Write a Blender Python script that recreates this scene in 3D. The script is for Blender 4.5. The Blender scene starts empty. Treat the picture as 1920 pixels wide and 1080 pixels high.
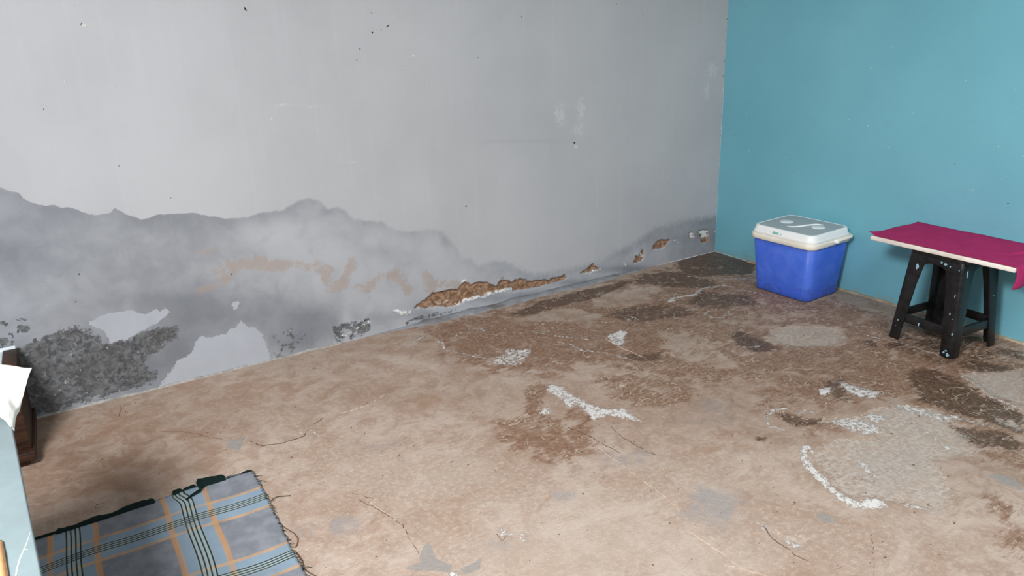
import bpy, bmesh, math, random
import numpy as np
from mathutils import Matrix, Vector

random.seed(7)
RNG = np.random.default_rng(7)
SC = bpy.context.scene
COL = SC.collection

# ------------------------------------------------------------------ camera
# room corner (grey wall / blue wall / floor) is the origin; grey wall is the plane y=0,
# blue wall the plane x=0, the room lies at x<0, y<0.
F_PX = 1400.0
RC = np.array([[0.8521548486223196, -0.5220318934619538, -0.0362603940684464],
               [-0.20107416435783454, -0.26268015090551233, -0.9436992734701322],
               [0.4831162328024905, 0.811468939965532, -0.32881129097697526]])
CAM = np.array([-3.84300295, -3.62226465, 1.55])
cam_data = bpy.data.cameras.new('camera')
cam = bpy.data.objects.new('camera', cam_data)
COL.objects.link(cam)
cam_data.sensor_fit = 'HORIZONTAL'
cam_data.sensor_width = 36.0
cam_data.lens = F_PX / 1920.0 * 36.0
cam_data.clip_start = 0.02
_r, _d, _f = RC[0], RC[1], RC[2]
cam.matrix_world = Matrix(((_r[0], -_d[0], -_f[0], CAM[0]),
                           (_r[1], -_d[1], -_f[1], CAM[1]),
                           (_r[2], -_d[2], -_f[2], CAM[2]),
                           (0, 0, 0, 1)))
SC.camera = cam

# ------------------------------------------------------------------ world, daylight, exposure
SC.view_settings.view_transform = 'Standard'
SC.view_settings.look = 'None'
SC.view_settings.gamma = 1.0
SC.view_settings.use_curve_mapping = False
SC.view_settings.exposure = -0.02

world = bpy.data.worlds.new('overcast_sky')
SC.world = world
world.use_nodes = True
_bg = world.node_tree.nodes['Background']
_bg.inputs['Color'].default_value = (0.82, 0.90, 1.0, 1)
_bg.inputs['Strength'].default_value = 1.0


def daylight(name, loc, direction, sx, sy, power, color):
    l = bpy.data.lights.new(name, 'AREA')
    l.shape = 'RECTANGLE'
    l.size, l.size_y = sx, sy
    l.energy = power
    l.color = color
    o = bpy.data.objects.new(name, l)
    COL.objects.link(o)
    o.location = loc
    o.rotation_euler = Vector(direction).to_track_quat('-Z', 'Z').to_euler()
    return o


X0, Y0, ZC = -5.35, -4.9, 2.75       # left wall, front wall, ceiling
# unseen lamps and openings, in roof and front wall, added to fit the shading
ADDED_GAP_A = (-5.30, -4.50, -3.60, -2.75)      # x0, x1, y0, y1 of the unseen roof opening added for the key
ADDED_GAP_B = (-2.40, -1.10, -4.20, -3.00)  # second unseen opening, added for the fill on the right
daylight('unseen_key_left', (-4.92, -3.17, ZC - 0.02), (0.55, 0.60, -1), 0.7, 0.7, 185.0, (0.955, 0.977, 1.0))  # unseen key, placed to cast the table's shadow
daylight('added_fill_right', (-1.75, -3.60, ZC - 0.02), (0.25, 0.65, -1), 1.2, 1.1, 42.0, (0.99, 0.99, 1.0))  # added fill, lifts the right side of the room
daylight('added_fill_front', (-1.5, Y0 + 0.05, 1.75), (0.15, 1, -0.30), 2.0, 1.8, 14.0, (1.0, 0.98, 0.95))  # added fill behind the camera for the right side

# ------------------------------------------------------------------ pixel -> place helpers


def _dir(p):
    return RC.T @ np.array([p[0] - 960.0, p[1] - 540.0, F_PX])


def on_z(p, z=0.0):
    d = _dir(p)
    return CAM + d * ((z - CAM[2]) / d[2])


def on_y(p, y=0.0):
    d = _dir(p)
    return CAM + d * ((y - CAM[1]) / d[1])


def on_x(p, x=0.0):
    d = _dir(p)
    return CAM + d * ((x - CAM[0]) / d[0])


def FP(p):
    return on_z(p)[:2]


def WP(p):
    q = on_y(p)
    return np.array([q[0], q[2]])


# ------------------------------------------------------------------ stain fields
def sstep(a, b, x):
    t = np.clip((x - a) / (b - a), 0, 1)
    return t * t * (3 - 2 * t)


def vnoise(x, y, seed=0):
    xi = np.floor(x).astype(np.int64)
    yi = np.floor(y).astype(np.int64)
    xf, yf = x - xi, y - yi
    u = xf * xf * (3 - 2 * xf)
    v = yf * yf * (3 - 2 * yf)

    def h(i, j):
        n = (i * 374761393 + j * 668265263 + seed * 974711) & 0x7fffffff
        n = ((n ^ (n >> 13)) * 1274126177) & 0x7fffffff
        return ((n ^ (n >> 16)) & 0xffff) / 65535.0
    a, b, c, d = h(xi, yi), h(xi + 1, yi), h(xi, yi + 1), h(xi + 1, yi + 1)
    return (a * (1 - u) + b * u) * (1 - v) + (c * (1 - u) + d * u) * v


def fbm(x, y, freq, octs=4, seed=0):
    r = np.zeros_like(x)
    amp, tot = 1.0, 0.0
    for k in range(octs):
        r += amp * vnoise(x * freq + 17.3 * k, y * freq + 5.1 * k, seed + k)
        tot += amp
        amp *= 0.5
        freq *= 2.03
    return r / tot


def seg_dist(px, py, a, b):
    dx, dy = b[0] - a[0], b[1] - a[1]
    L = dx * dx + dy * dy + 1e-12
    t = np.clip(((px - a[0]) * dx + (py - a[1]) * dy) / L, 0, 1)
    return np.hypot(px - a[0] - t * dx, py - a[1] - t * dy), t


def poly_sdf(px, py, pts):
    d = np.full(px.shape, 1e9)
    inside = np.zeros(px.shape, bool)
    n = len(pts)
    for i in range(n):
        a, b = pts[i], pts[(i + 1) % n]
        d = np.minimum(d, seg_dist(px, py, a, b)[0])
        if a[1] != b[1]:
            c = ((a[1] > py) != (b[1] > py)) & (px < (b[0] - a[0]) * (py - a[1]) / (b[1] - a[1]) + a[0])
            inside ^= c
    return np.where(inside, d, -d)


def fill(field, px, py, pts, level=1.0, soft=0.02, conv=FP, mode='max'):
    P = [conv(p) for p in pts]
    xs = [p[0] for p in P]
    ys = [p[1] for p in P]
    m = (px > min(xs) - soft) & (px < max(xs) + soft) & (py > min(ys) - soft) & (py < max(ys) + soft)
    if not m.any():
        return
    s = poly_sdf(px[m], py[m], P)
    v = sstep(-soft, soft, s)
    if mode == 'max':
        field[m] = np.maximum(field[m], level * v)
    elif mode == 'cut':
        field[m] = field[m] * (1 - v * level)
    else:
        field[m] += level * v


def stroke(field, px, py, pts, w0, w1=None, level=1.0, soft=0.008, conv=FP):
    """a line of half width w0..w1 (metres)"""
    w1 = w0 if w1 is None else w1
    P = [conv(p) for p in pts]
    n = len(P) - 1
    for i in range(n):
        a, b = P[i], P[i + 1]
        R = max(w0, w1) + soft
        m = ((px > min(a[0], b[0]) - R) & (px < max(a[0], b[0]) + R) &
             (py > min(a[1], b[1]) - R) & (py < max(a[1], b[1]) + R))
        if not m.any():
            continue
        d, t = seg_dist(px[m], py[m], a, b)
        w = w0 + (w1 - w0) * (i + t) / n
        field[m] = np.maximum(field[m], level * sstep(-soft, soft, w - d))


def blob(field, px, py, p, rx, ry, amt, conv=FP):
    """soft blob given in pixels of the photo (centre and reach)"""
    c = conv(p)
    ax = conv((p[0] + rx, p[1])) - c
    ay = conv((p[0], p[1] + ry)) - c
    M = np.linalg.inv(np.array([ax, ay]).T)
    dx, dy = px - c[0], py - c[1]
    u = M[0, 0] * dx + M[0, 1] * dy
    v = M[1, 0] * dx + M[1, 1] * dy
    field += amt * np.exp(-(u * u + v * v))


# ------------------------------------------------------------------ node helpers
class NT:
    def __init__(self, name):
        self.m = bpy.data.materials.new(name)
        self.m.use_nodes = True
        self.t = self.m.node_tree
        self.b = self.t.nodes['Principled BSDF']
        self.tc = self.n('ShaderNodeTexCoord')

    def n(self, kind):
        return self.t.nodes.new(kind)

    def put(self, sock, v):
        if isinstance(v, bpy.types.NodeSocket):
            self.t.links.new(v, sock)
        elif isinstance(v, (tuple, list)):
            sock.default_value = (*v, 1.0) if (len(v) == 3 and sock.type == 'RGBA') else v
        else:
            sock.default_value = v

    def obj(self):
        return self.tc.outputs['Object']

    def attr(self, name):
        a = self.n('ShaderNodeAttribute')
        a.attribute_name = name
        return a.outputs['Fac']

    def scale(self, s, vec=None):
        mp = self.n('ShaderNodeMapping')
        self.put(mp.inputs['Vector'], vec or self.obj())
        mp.inputs['Scale'].default_value = s
        return mp.outputs['Vector']

    def noise(self, scale, detail=4, rough=0.55, vec=None, dist=0.0):
        x = self.n('ShaderNodeTexNoise')
        self.put(x.inputs['Vector'], vec or self.obj())
        x.inputs['Scale'].default_value = scale
        x.inputs['Detail'].default_value = detail
        x.inputs['Roughness'].default_value = rough
        x.inputs['Distortion'].default_value = dist
        return x.outputs['Fac']

    def voro(self, scale, vec=None, feature='F1', rnd=1.0):
        x = self.n('ShaderNodeTexVoronoi')
        x.feature = feature
        self.put(x.inputs['Vector'], vec or self.obj())
        x.inputs['Scale'].default_value = scale
        x.inputs['Randomness'].default_value = rnd
        return x.outputs['Distance']

    def op(self, o, a, b=0.0, c=0.0):
        x = self.n('ShaderNodeMath')
        x.operation = o
        self.put(x.inputs[0], a)
        self.put(x.inputs[1], b)
        self.put(x.inputs[2], c)
        return x.outputs[0]

    def add(self, a, b):
        return self.op('ADD', a, b)

    def mul(self, a, b):
        return self.op('MULTIPLY', a, b)

    def ss(self, a, b, x, lo=0.0, hi=1.0):
        r = self.n('ShaderNodeMapRange')
        r.interpolation_type = 'SMOOTHSTEP'
        self.put(r.inputs['Value'], x)
        r.inputs['From Min'].default_value = a
        r.inputs['From Max'].default_value = b
        r.inputs['To Min'].default_value = lo
        r.inputs['To Max'].default_value = hi
        return r.outputs['Result']

    def centred(self, x, amp):
        # noise clusters around 0.5: stretch it before centring
        return self.ss(0.30, 0.70, x, -0.5 * amp, 0.5 * amp)

    def mask(self, field, k, *noises):
        v = None
        for s, a in noises:
            c = self.centred(s, a)
            v = c if v is None else self.add(v, c)
        gate = self.ss(0.02, 0.34, field)           # noise only breaks up the field, never adds to bare ground
        v = self.add(field, self.mul(v, gate))
        return self.ss(0.5 - k, 0.5 + k, v)

    def mix(self, f, a, b, mode='MIX'):
        x = self.n('ShaderNodeMix')
        x.data_type = 'RGBA'
        x.blend_type = mode
        self.put(x.inputs[0], f)
        self.put(x.inputs[6], a)
        self.put(x.inputs[7], b)
        return x.outputs[2]

    def fmix(self, f, a, b):
        x = self.n('ShaderNodeMix')
        x.data_type = 'FLOAT'
        self.put(x.inputs[0], f)
        self.put(x.inputs[2], a)
        self.put(x.inputs[3], b)
        return x.outputs[0]

    def bump(self, h, strength=0.3, dist=0.004, prev=None):
        x = self.n('ShaderNodeBump')
        x.inputs['Strength'].default_value = strength
        x.inputs['Distance'].default_value = dist
        self.put(x.inputs['Height'], h)
        if prev:
            self.put(x.inputs['Normal'], prev)
        return x.outputs['Normal']

    def xyz(self, vec=None):
        x = self.n('ShaderNodeSeparateXYZ')
        self.put(x.inputs[0], vec or self.obj())
        return x.outputs

    def out(self, col=None, rough=None, normal=None, spec=None, **kw):
        if col is not None:
            self.put(self.b.inputs['Base Color'], col)
        if rough is not None:
            self.put(self.b.inputs['Roughness'], rough)
        if normal is not None:
            self.put(self.b.inputs['Normal'], normal)
        if spec is not None:
            self.put(self.b.inputs['Specular IOR Level'], spec)
        for k, v in kw.items():
            self.put(self.b.inputs[k], v)
        return self.m


def S(r, g, b):
    """sRGB 0-255 -> linear"""
    f = lambda c: ((c / 255 + 0.055) / 1.055) ** 2.4 if c > 10 else c / 255 / 12.92
    return (f(r), f(g), f(b))


def plain(name, col, rough=0.6, var=0.12, scale=30, bump=0.15, spec=0.4, dirt=None, dirt_amt=0.3):
    m = NT(name)
    n1 = m.noise(scale, 5)
    n2 = m.noise(scale * 0.2, 3)
    c = m.mix(m.ss(0.3, 0.7, n1), tuple(x * (1 - var) for x in col), tuple(min(1, x * (1 + var)) for x in col))
    if dirt:
        c = m.mix(m.ss(0.45, 0.75, n2, 0, dirt_amt), c, dirt)
    return m.out(c, rough, m.bump(n1, bump, 0.002), spec)


# ------------------------------------------------------------------ mesh helpers
class MB:
    def __init__(self):
        self.v, self.f = [], []

    def add(self, vs, fs):
        o = len(self.v)
        self.v += [tuple(map(float, p)) for p in vs]
        self.f += [tuple(i + o for i in f) for f in fs]
        return self

    def box(self, a, b):
        (x0, y0, z0), (x1, y1, z1) = a, b
        return self.add([(x0, y0, z0), (x1, y0, z0), (x1, y1, z0), (x0, y1, z0),
                         (x0, y0, z1), (x1, y0, z1), (x1, y1, z1), (x0, y1, z1)],
                        [(3, 2, 1, 0), (4, 5, 6, 7), (0, 1, 5, 4), (1, 2, 6, 5), (2, 3, 7, 6), (3, 0, 4, 7)])

    def loft(self, rings, cap0=True, cap1=True):
        n = len(rings[0])
        vs = [p for r in rings for p in r]
        fs = []
        for k in range(len(rings) - 1):
            for i in range(n):
                j = (i + 1) % n
                fs.append((k * n + i, k * n + j, (k + 1) * n + j, (k + 1) * n + i))
        if cap0:
            fs.append(tuple(range(n))[::-1])
        if cap1:
            fs.append(tuple((len(rings) - 1) * n + i for i in range(n)))
        return self.add(vs, fs)

    def tube(self, pts, r, n=6):
        pts = [Vector(p) for p in pts]
        rings = []
        for i, p in enumerate(pts):
            t = (pts[min(i + 1, len(pts) - 1)] - pts[max(i - 1, 0)]).normalized()
            u = t.cross(Vector((0, 0, 1)))
            if u.length < 1e-3:
                u = t.cross(Vector((1, 0, 0)))
            u.normalize()
            w = u.cross(t)
            rr = r[i] if isinstance(r, (list, tuple)) else r
            rings.append([p + (u * math.cos(a) + w * math.sin(a)) * rr for a in
                          [2 * math.pi * k / n for k in range(n)]])
        return self.loft(rings)

    def build(self, name, mat, parent=None, smooth=False, bevel=0.0, seg=2, angle=40):
        me = bpy.data.meshes.new(name)
        me.from_pydata(self.v, [], self.f)
        bm = bmesh.new()
        bm.from_mesh(me)
        bmesh.ops.recalc_face_normals(bm, faces=bm.faces)
        bm.to_mesh(me)
        bm.free()
        o = bpy.data.objects.new(name, me)
        COL.objects.link(o)
        me.materials.append(mat)
        if smooth:
            me.polygons.foreach_set('use_smooth', [True] * len(me.polygons))
        if bevel:
            bv = o.modifiers.new('bevel', 'BEVEL')
            bv.width = bevel
            bv.segments = seg
            bv.limit_method = 'ANGLE'
            bv.angle_limit = math.radians(angle)
            me.polygons.foreach_set('use_smooth', [True] * len(me.polygons))
        if parent:
            o.parent = parent
        return o


def tag(o, label=None, cat=None, group=None, kind=None):
    if label:
        o['label'] = label
    if cat:
        o['category'] = cat
    if group:
        o['group'] = group
    if kind:
        o['kind'] = kind
    return o


def empty(name, loc, rz=0.0):
    o = bpy.data.objects.new(name, None)
    o.empty_display_size = 0.05
    COL.objects.link(o)
    o.location = loc
    o.rotation_euler = (0, 0, rz)
    return o


def grid_mesh(name, xs, ys, to3d, mat, fields=None, smooth=True, flip=False):
    X, Y = np.meshgrid(xs, ys)
    x, y = X.ravel(), Y.ravel()
    co = to3d(x, y)
    nx, ny = len(xs), len(ys)
    i = np.arange(nx * ny).reshape(ny, nx)
    q = np.stack([i[:-1, :-1], i[:-1, 1:], i[1:, 1:], i[1:, :-1]], -1).reshape(-1, 4)
    if flip:
        q = q[:, ::-1]
    me = bpy.data.meshes.new(name)
    me.vertices.add(len(x))
    me.vertices.foreach_set('co', co.astype(np.float32).ravel())
    me.loops.add(q.size)
    me.loops.foreach_set('vertex_index', q.astype(np.int32).ravel())
    me.polygons.add(len(q))
    me.polygons.foreach_set('loop_start', np.arange(0, q.size, 4, dtype=np.int32))
    me.polygons.foreach_set('loop_total', np.full(len(q), 4, np.int32))
    me.polygons.foreach_set('use_smooth', np.full(len(q), smooth, bool))
    me.update()
    me.validate()
    if fields:
        for k, v in fields.items():
            a = me.attributes.new(k, 'FLOAT', 'POINT')
            a.data.foreach_set('value', v.astype(np.float32))
    me.materials.append(mat)
    o = bpy.data.objects.new(name, me)
    COL.objects.link(o)
    return o


def steps(*spans):
    """concatenate ranges (a,b,step) into one increasing coordinate list"""
    out = []
    for a, b, s in spans:
        n = max(1, int(round((b - a) / s)))
        out += list(np.linspace(a, b, n, endpoint=False))
    out.append(spans[-1][1])
    return np.array(out)


# ================================================================== FLOOR
fx = steps((X0, -4.3, 0.10), (-4.3, 0.0, 0.0075))
fy = steps((Y0, -3.0, 0.12), (-3.0, -2.2, 0.010), (-2.2, 0.0, 0.0075))
GX, GY = [a.ravel() for a in np.meshgrid(fx, fy)]
zero = lambda: np.zeros_like(GX)
wet, dark, conc, salt, red, pale, cool, grey, soil_shade = [zero() for _ in range(9)]
k = dict(px=GX, py=GY)
# warp the coordinates a little so traced outlines get ragged edges
wx = GX + 0.035 * (fbm(GX, GY, 9, 4, 11) - 0.5)
wy = GY + 0.035 * (fbm(GX, GY, 9, 4, 23) - 0.5)


def fl(field, level, soft, pts, mode='max'):
    fill(field, wx, wy, pts, level, soft, FP, mode)


def st(field, pts, w0, w1=None, level=1.0, soft=0.010):
    stroke(field, wx, wy, pts, w0, w1, level, soft)


# --- damp brown film
fl(wet, 0.82, 0.16, [(790, 612), (900, 588), (1000, 562), (1100, 545), (1200, 515), (1340, 478), (1420, 520), (1560, 560),
                     (1660, 590), (1700, 640), (1920, 652), (1920, 850), (1800, 840), (1740, 770), (1640, 745), (1560, 760), (1440, 770),
                     (1340, 720), (1240, 715), (1150, 690), (1080, 700), (1000, 700), (930, 700), (850, 668), (800, 635)])
fl(wet, 0.85, 0.05, [(820, 615), (900, 598), (1000, 603), (1120, 612), (1240, 600), (1250, 660), (1230, 690), (1150, 680), (1050, 690), (960, 692), (860, 670)])
fl(wet, 0.80, 0.05, [(1130, 590), (1180, 565), (1260, 560), (1330, 560), (1400, 585), (1380, 612), (1300, 606), (1200, 612)])
fl(wet, 0.9, 0.04, [(987, 726), (1017, 714), (1030, 735), (1017, 750), (1011, 779), (985, 785)])
fl(wet, 0.85, 0.03, [(1060, 765), (1090, 760), (1110, 785), (1100, 800), (1064, 787)])
fl(wet, 0.80, 0.06, [(927, 790), (1000, 775), (1107, 800), (1117, 845), (1073, 868), (1007, 862), (957, 842)])
fl(wet, 0.72, 0.06, [(1090, 700), (1230, 700), (1330, 735), (1290, 760), (1200, 765), (1110, 735)])
fl(wet, 0.8, 0.05, [(1440, 773), (1467, 770), (1513, 783), (1543, 783), (1580, 807), (1533, 817), (1493, 803)])
fl(wet, 0.75, 0.05, [(1480, 700), (1640, 690), (1720, 740), (1640, 750), (1540, 765), (1500, 745)])
fl(wet, 0.8, 0.05, [(1690, 600), (1920, 640), (1920, 690), (1830, 700), (1720, 690), (1640, 680), (1600, 650)])
fl(wet, 0.6, 0.08, [(1640, 640), (1760, 690), (1700, 760), (1560, 720), (1540, 680)])
fl(wet, 0.75, 0.03, [(839, 661), (869, 667), (922, 684), (970, 690), (928, 695), (857, 680)])
fl(wet, 0.75, 0.05, [(1800, 840), (1920, 845), (1920, 880), (1860, 872)])
fl(wet, 0.62, 0.08, [(1850, 930), (1920, 940), (1920, 1060), (1880, 1040)])
# --- dark patches, most of them very wet
fl(dark, 1.0, 0.05, [(1270, 487), (1340, 471), (1375, 482), (1415, 494), (1412, 512), (1380, 515), (1330, 517), (1285, 513)])
fl(dark, 0.85, 0.05, [(1200, 516), (1250, 508), (1290, 512), (1340, 526), (1345, 541), (1290, 540), (1240, 536), (1195, 530)])
fl(dark, 0.95, 0.03, [(955, 592), (1000, 571), (1060, 551), (1120, 538), (1170, 526), (1185, 529), (1130, 556), (1090, 566), (1040, 576), (1000, 591)])
fl(dark, 0.72, 0.05, [(1310, 545), (1400, 552), (1430, 570), (1340, 578), (1280, 570)])
fl(dark, 0.70, 0.05, [(1130, 592), (1200, 570), (1300, 575), (1300, 592), (1200, 605)])
fl(dark, 0.80, 0.03, [(1159, 658), (1210, 666), (1242, 658), (1236, 675), (1195, 679)])
fl(dark, 0.85, 0.03, [(1370, 627), (1390, 622), (1415, 632), (1447, 642), (1464, 656), (1420, 661), (1388, 648)])
fl(dark, 0.92, 0.05, [(1700, 700), (1747, 687), (1780, 703), (1810, 722), (1850, 744), (1920, 780), (1920, 815), (1880, 802), (1820, 782), (1773, 768), (1723, 747)])
fl(dark, 0.80, 0.04, [(1775, 793), (1813, 799), (1880, 812), (1920, 836), (1910, 846), (1870, 838), (1827, 845), (1805, 823)])
fl(dark, 0.80, 0.04, [(1813, 672), (1863, 680), (1902, 690), (1880, 698), (1847, 698), (1800, 690)])
fl(dark, 0.75, 0.04, [(1860, 650), (1920, 657), (1920, 672), (1870, 662)])
fl(dark, 0.75, 0.03, [(1655, 641), (1690, 640), (1700, 652), (1665, 655)])
fl(dark, 0.70, 0.03, [(1620, 639), (1645, 638), (1648, 650), (1625, 650)])
fl(dark, 0.72, 0.03, [(1455, 775), (1510, 783), (1543, 790), (1540, 800), (1490, 800)])
fl(dark, 0.65, 0.02, [(1415, 818), (1435, 822), (1432, 830), (1413, 828)])
fl(dark, 0.60, 0.02, [(1557, 1050), (1574, 1051), (1572, 1064), (1560, 1064)])
fl(dark, 0.70, 0.03, [(1545, 717), (1580, 703), (1588, 710), (1575, 722), (1593, 733), (1590, 753), (1563, 744), (1550, 728)])
fl(dark, 0.45, 0.08, [(1700, 590), (1880, 640), (1870, 690), (1760, 690), (1660, 650)])  # darker patch under the stool
# --- dry pale islands in the damp area
dry = zero()
fl(dry, 0.95, 0.03, [(940, 594), (987, 598), (1026, 581), (1076, 579), (1121, 590), (1121, 604), (1103, 611), (1064, 600), (1005, 603)])
fl(dry, 0.85, 0.04, [(1112, 564), (1156, 542), (1218, 531), (1236, 542), (1210, 564), (1174, 576), (1119, 577)])
fl(dry, 0.75, 0.05, [(1242, 619), (1284, 621), (1340, 642), (1400, 690), (1340, 690), (1284, 676), (1250, 662)])
fl(dry, 0.8, 0.05, [(1430, 615), (1490, 608), (1575, 612), (1590, 636), (1560, 652), (1490, 650), (1445, 642)])
fl(dry, 0.75, 0.05, [(1065, 685), (1120, 680), (1160, 700), (1120, 712), (1070, 708)])
fl(dry, 0.8, 0.06, [(1800, 702), (1860, 697), (1920, 693), (1920, 762), (1863, 742)])
fl(dry, 0.6, 0.06, [(1330, 720), (1430, 700), (1500, 690), (1480, 740), (1400, 760)])
fl(dry, 0.6, 0.05, [(1350, 600), (1440, 580), (1520, 590), (1430, 615)])
# --- bare grey screed
fl(conc, 0.9, 0.03, [(1440, 620), (1490, 611), (1572, 615), (1587, 635), (1560, 650), (1490, 648), (1450, 640)])
fl(conc, 0.80, 0.04, [(1553, 787), (1613, 780), (1647, 763), (1693, 757), (1747, 767), (1793, 787), (1770, 797), (1803, 813), (1813, 837),
                      (1833, 853), (1800, 852), (1747, 867), (1763, 885), (1780, 920), (1777, 950), (1747, 960), (1700, 943), (1640, 933),
                      (1587, 927), (1547, 893), (1520, 860), (1540, 840), (1580, 820), (1640, 822), (1610, 800)])
fl(conc, 0.85, 0.04, [(1800, 702), (1860, 697), (1920, 693), (1920, 760), (1863, 741)])
fl(grey, 0.9, 0.015, [(1847, 888), (1875, 886), (1920, 908), (1920, 922), (1880, 905)])
fl(grey, 1.1, 0.010, [(800, 1016), (810, 1030), (817, 1050), (845, 1063), (840, 1074), (780, 1072), (758, 1062), (788, 1057), (790, 1035)])
fl(grey, 1.0, 0.010, [(860, 1068), (905, 1047), (903, 1067), (873, 1078)])
fl(grey, 0.85, 0.015, [(419, 841), (425, 827), (456, 821), (447, 847)])
fl(grey, 0.8, 0.015, [(1528, 967), (1540, 957), (1563, 967), (1570, 981), (1543, 983)])
fl(conc, 0.70, 0.04, [(1413, 977), (1437, 983), (1473, 997), (1517, 1013), (1517, 1047), (1493, 1037), (1460, 1013)])
fl(conc, 0.75, 0.03, [(1845, 770), (1900, 790), (1920, 800), (1920, 812), (1870, 795)])
# --- cool grey clouds
for p, rx, ry, a in [((1340, 945), 55, 45, .9), ((1190, 600), 40, 12, .4), ((650, 985), 40, 20, .6), ((1330, 790), 80, 22, .35),
                     ((700, 830), 70, 20, .35), ((1180, 860), 70, 22, .55), ((940, 1020), 40, 20, .4), ((1700, 860), 80, 40, .5),
                     ((1060, 930), 40, 16, .5), ((320, 790), 60, 12, .5), ((560, 1000), 60, 30, .3), ((1870, 740), 60, 20, .5),
                     ((1340, 760), 40, 18, .5), ((1640, 890), 80, 40, .5), ((1430, 690), 60, 20, .4)]:
    blob(cool, GX, GY, p, rx, ry, a)
# --- pale dusty areas
for p, rx, ry, a in [((1120, 980), 190, 70, .8), ((1000, 1060), 240, 60, .7), ((780, 900), 200, 60, .45), ((1330, 1050), 120, 50, .7),
                     ((650, 850), 120, 40, .3), ((1290, 880), 90, 40, .4), ((640, 760), 120, 30, .2), ((1560, 1000), 160, 60, .3),
                     ((900, 870), 80, 30, .4), ((1720, 1000), 120, 60, .25), ((1100, 1060), 160, 60, .5)]:
    blob(pale, GX, GY, p, rx, ry, a)
# --- reddish tint
for p, rx, ry, a in [((230, 800), 150, 40, .8), ((430, 860), 100, 30, .5), ((810, 755), 40, 20, .8), ((480, 730), 200, 30, .5), ((330, 700), 160, 20, .3),
                     ((1030, 830), 90, 30, .8), ((1000, 670), 140, 20, .6), ((1200, 650), 80, 20, .7), ((150, 900), 120, 40, .7),
                     ((1360, 830), 80, 40, .4), ((1700, 720), 80, 20, .5), ((700, 1000), 60, 30, .4), ((1620, 990), 80, 30, .5), ((900, 640), 60, 14, .5)]:
    blob(red, GX, GY, p, rx, ry, a)
# --- brown earth; the strong left blob also paints the table's shadow
for p, rx, ry, a in [((170, 880), 190, 80, .95), ((330, 800), 160, 40, .35), ((1230, 615), 300, 60, .55), ((1700, 720), 220, 60, .5), ((1040, 820), 110, 40, .45),
                     ((950, 640), 160, 40, .4), ((1560, 690), 160, 50, .35), ((1880, 860), 100, 60, .4), ((1450, 800), 120, 40, .25), ((1330, 740), 340, 80, .38), ((700, 740), 260, 40, .25), ((1780, 900), 160, 80, .2)]:
    blob(soil_shade, GX, GY, p, rx, ry, a)
# --- salt efflorescence
st(salt, [(1254, 566), (1269, 558), (1301, 553), (1316, 541), (1356, 536)], .014, .010, .9, .014)
st(salt, [(1356, 536), (1400, 545), (1440, 556)], .008, .005, .7, .014)
st(salt, [(1290, 517), (1330, 522), (1400, 522), (1420, 515)], .012, .010, .65, .02)
fl(salt, 1.0, .012, [(1138, 631), (1162, 618), (1177, 621), (1172, 630), (1168, 650), (1153, 646)])
fl(salt, .72, .02, [(913, 675), (946, 664), (946, 653), (996, 655), (999, 664), (981, 675), (964, 686), (928, 683)])
fl(salt, .98, .014, [(1023, 732), (1035, 721), (1055, 724), (1073, 741), (1100, 755), (1135, 766), (1171, 767), (1200, 791), (1177, 788),
                     (1147, 779), (1115, 787), (1100, 773), (1085, 758), (1064, 764), (1052, 750), (1038, 738)])
fl(salt, .70, .02, [(1011, 778), (1017, 765), (1030, 762), (1040, 778)])
for pts in ([(817, 638), (829, 641), (834, 649), (827, 656), (851, 658), (869, 664), (910, 673)],
            [(866, 615), (899, 616), (908, 622)], [(996, 622), (1047, 631), (1106, 637)],
            [(1064, 643), (1094, 658), (1136, 661), (1174, 670)], [(770, 645), (790, 632), (810, 630)],
            [(850, 633), (865, 622), (890, 626)], [(1035, 545), (1052, 556)], [(965, 578), (985, 577)],
            [(1180, 592), (1200, 600)], [(1210, 603), (1220, 606)]):
    st(salt, pts, .008, .006, .72, .012)
st(salt, [(1322, 588), (1332, 581), (1350, 579), (1366, 583), (1370, 590), (1355, 596), (1335, 596), (1322, 588)], .007, .007, .66, .016)
st(salt, [(1398, 650), (1415, 651), (1430, 648)], .008, .008, .8, .010)
st(salt, [(1620, 628), (1660, 637), (1700, 646), (1740, 660), (1762, 658)], .007, .005, .66, .014)
st(salt, [(1477, 768), (1453, 770), (1437, 783), (1443, 797), (1467, 803)], .009, .012, .70, .014)
st(salt, [(1493, 777), (1510, 770), (1523, 775)], .010, .008, .7, .012)
fl(salt, 1.0, .010, [(1537, 730), (1560, 727), (1557, 740), (1537, 740)])
fl(salt, .85, .020, [(1573, 714), (1600, 722), (1657, 737), (1633, 746), (1597, 740), (1580, 726)])
fl(salt, .75, .022, [(1553, 790), (1600, 783), (1640, 795), (1655, 810), (1620, 812), (1580, 803)])
fl(salt, .70, .022, [(1615, 780), (1640, 775), (1668, 784), (1650, 792)])
fl(salt, .62, .03, [(1677, 752), (1740, 768), (1790, 785), (1760, 790), (1690, 770)])
st(salt, [(1527, 850), (1510, 837), (1503, 847), (1510, 867), (1527, 887), (1553, 913), (1580, 933)], .009, .018, .92, .012)
st(salt, [(1580, 933), (1613, 946), (1643, 943)], .020, .028, 1.2, .016)
st(salt, [(1803, 707), (1830, 723), (1863, 747), (1913, 767)], .008, .008, .75, .012)
st(salt, [(1783, 780), (1857, 800)], .008, .006, .7, .014)
fl(salt, .66, .02, [(1800, 806), (1815, 815), (1818, 828), (1805, 822)])
fl(salt, .66, .02, [(933, 992), (960, 1000), (990, 1000), (988, 1020), (962, 1005), (940, 1012)])
fl(salt, .62, .02, [(1420, 980), (1445, 985), (1452, 1000), (1430, 992)])
fl(salt, .62, .02, [(1470, 1010), (1500, 1020), (1512, 1040), (1485, 1028)])
st(salt, [(563, 812), (585, 806), (600, 820)], .006, .004, .7, .010)
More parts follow.
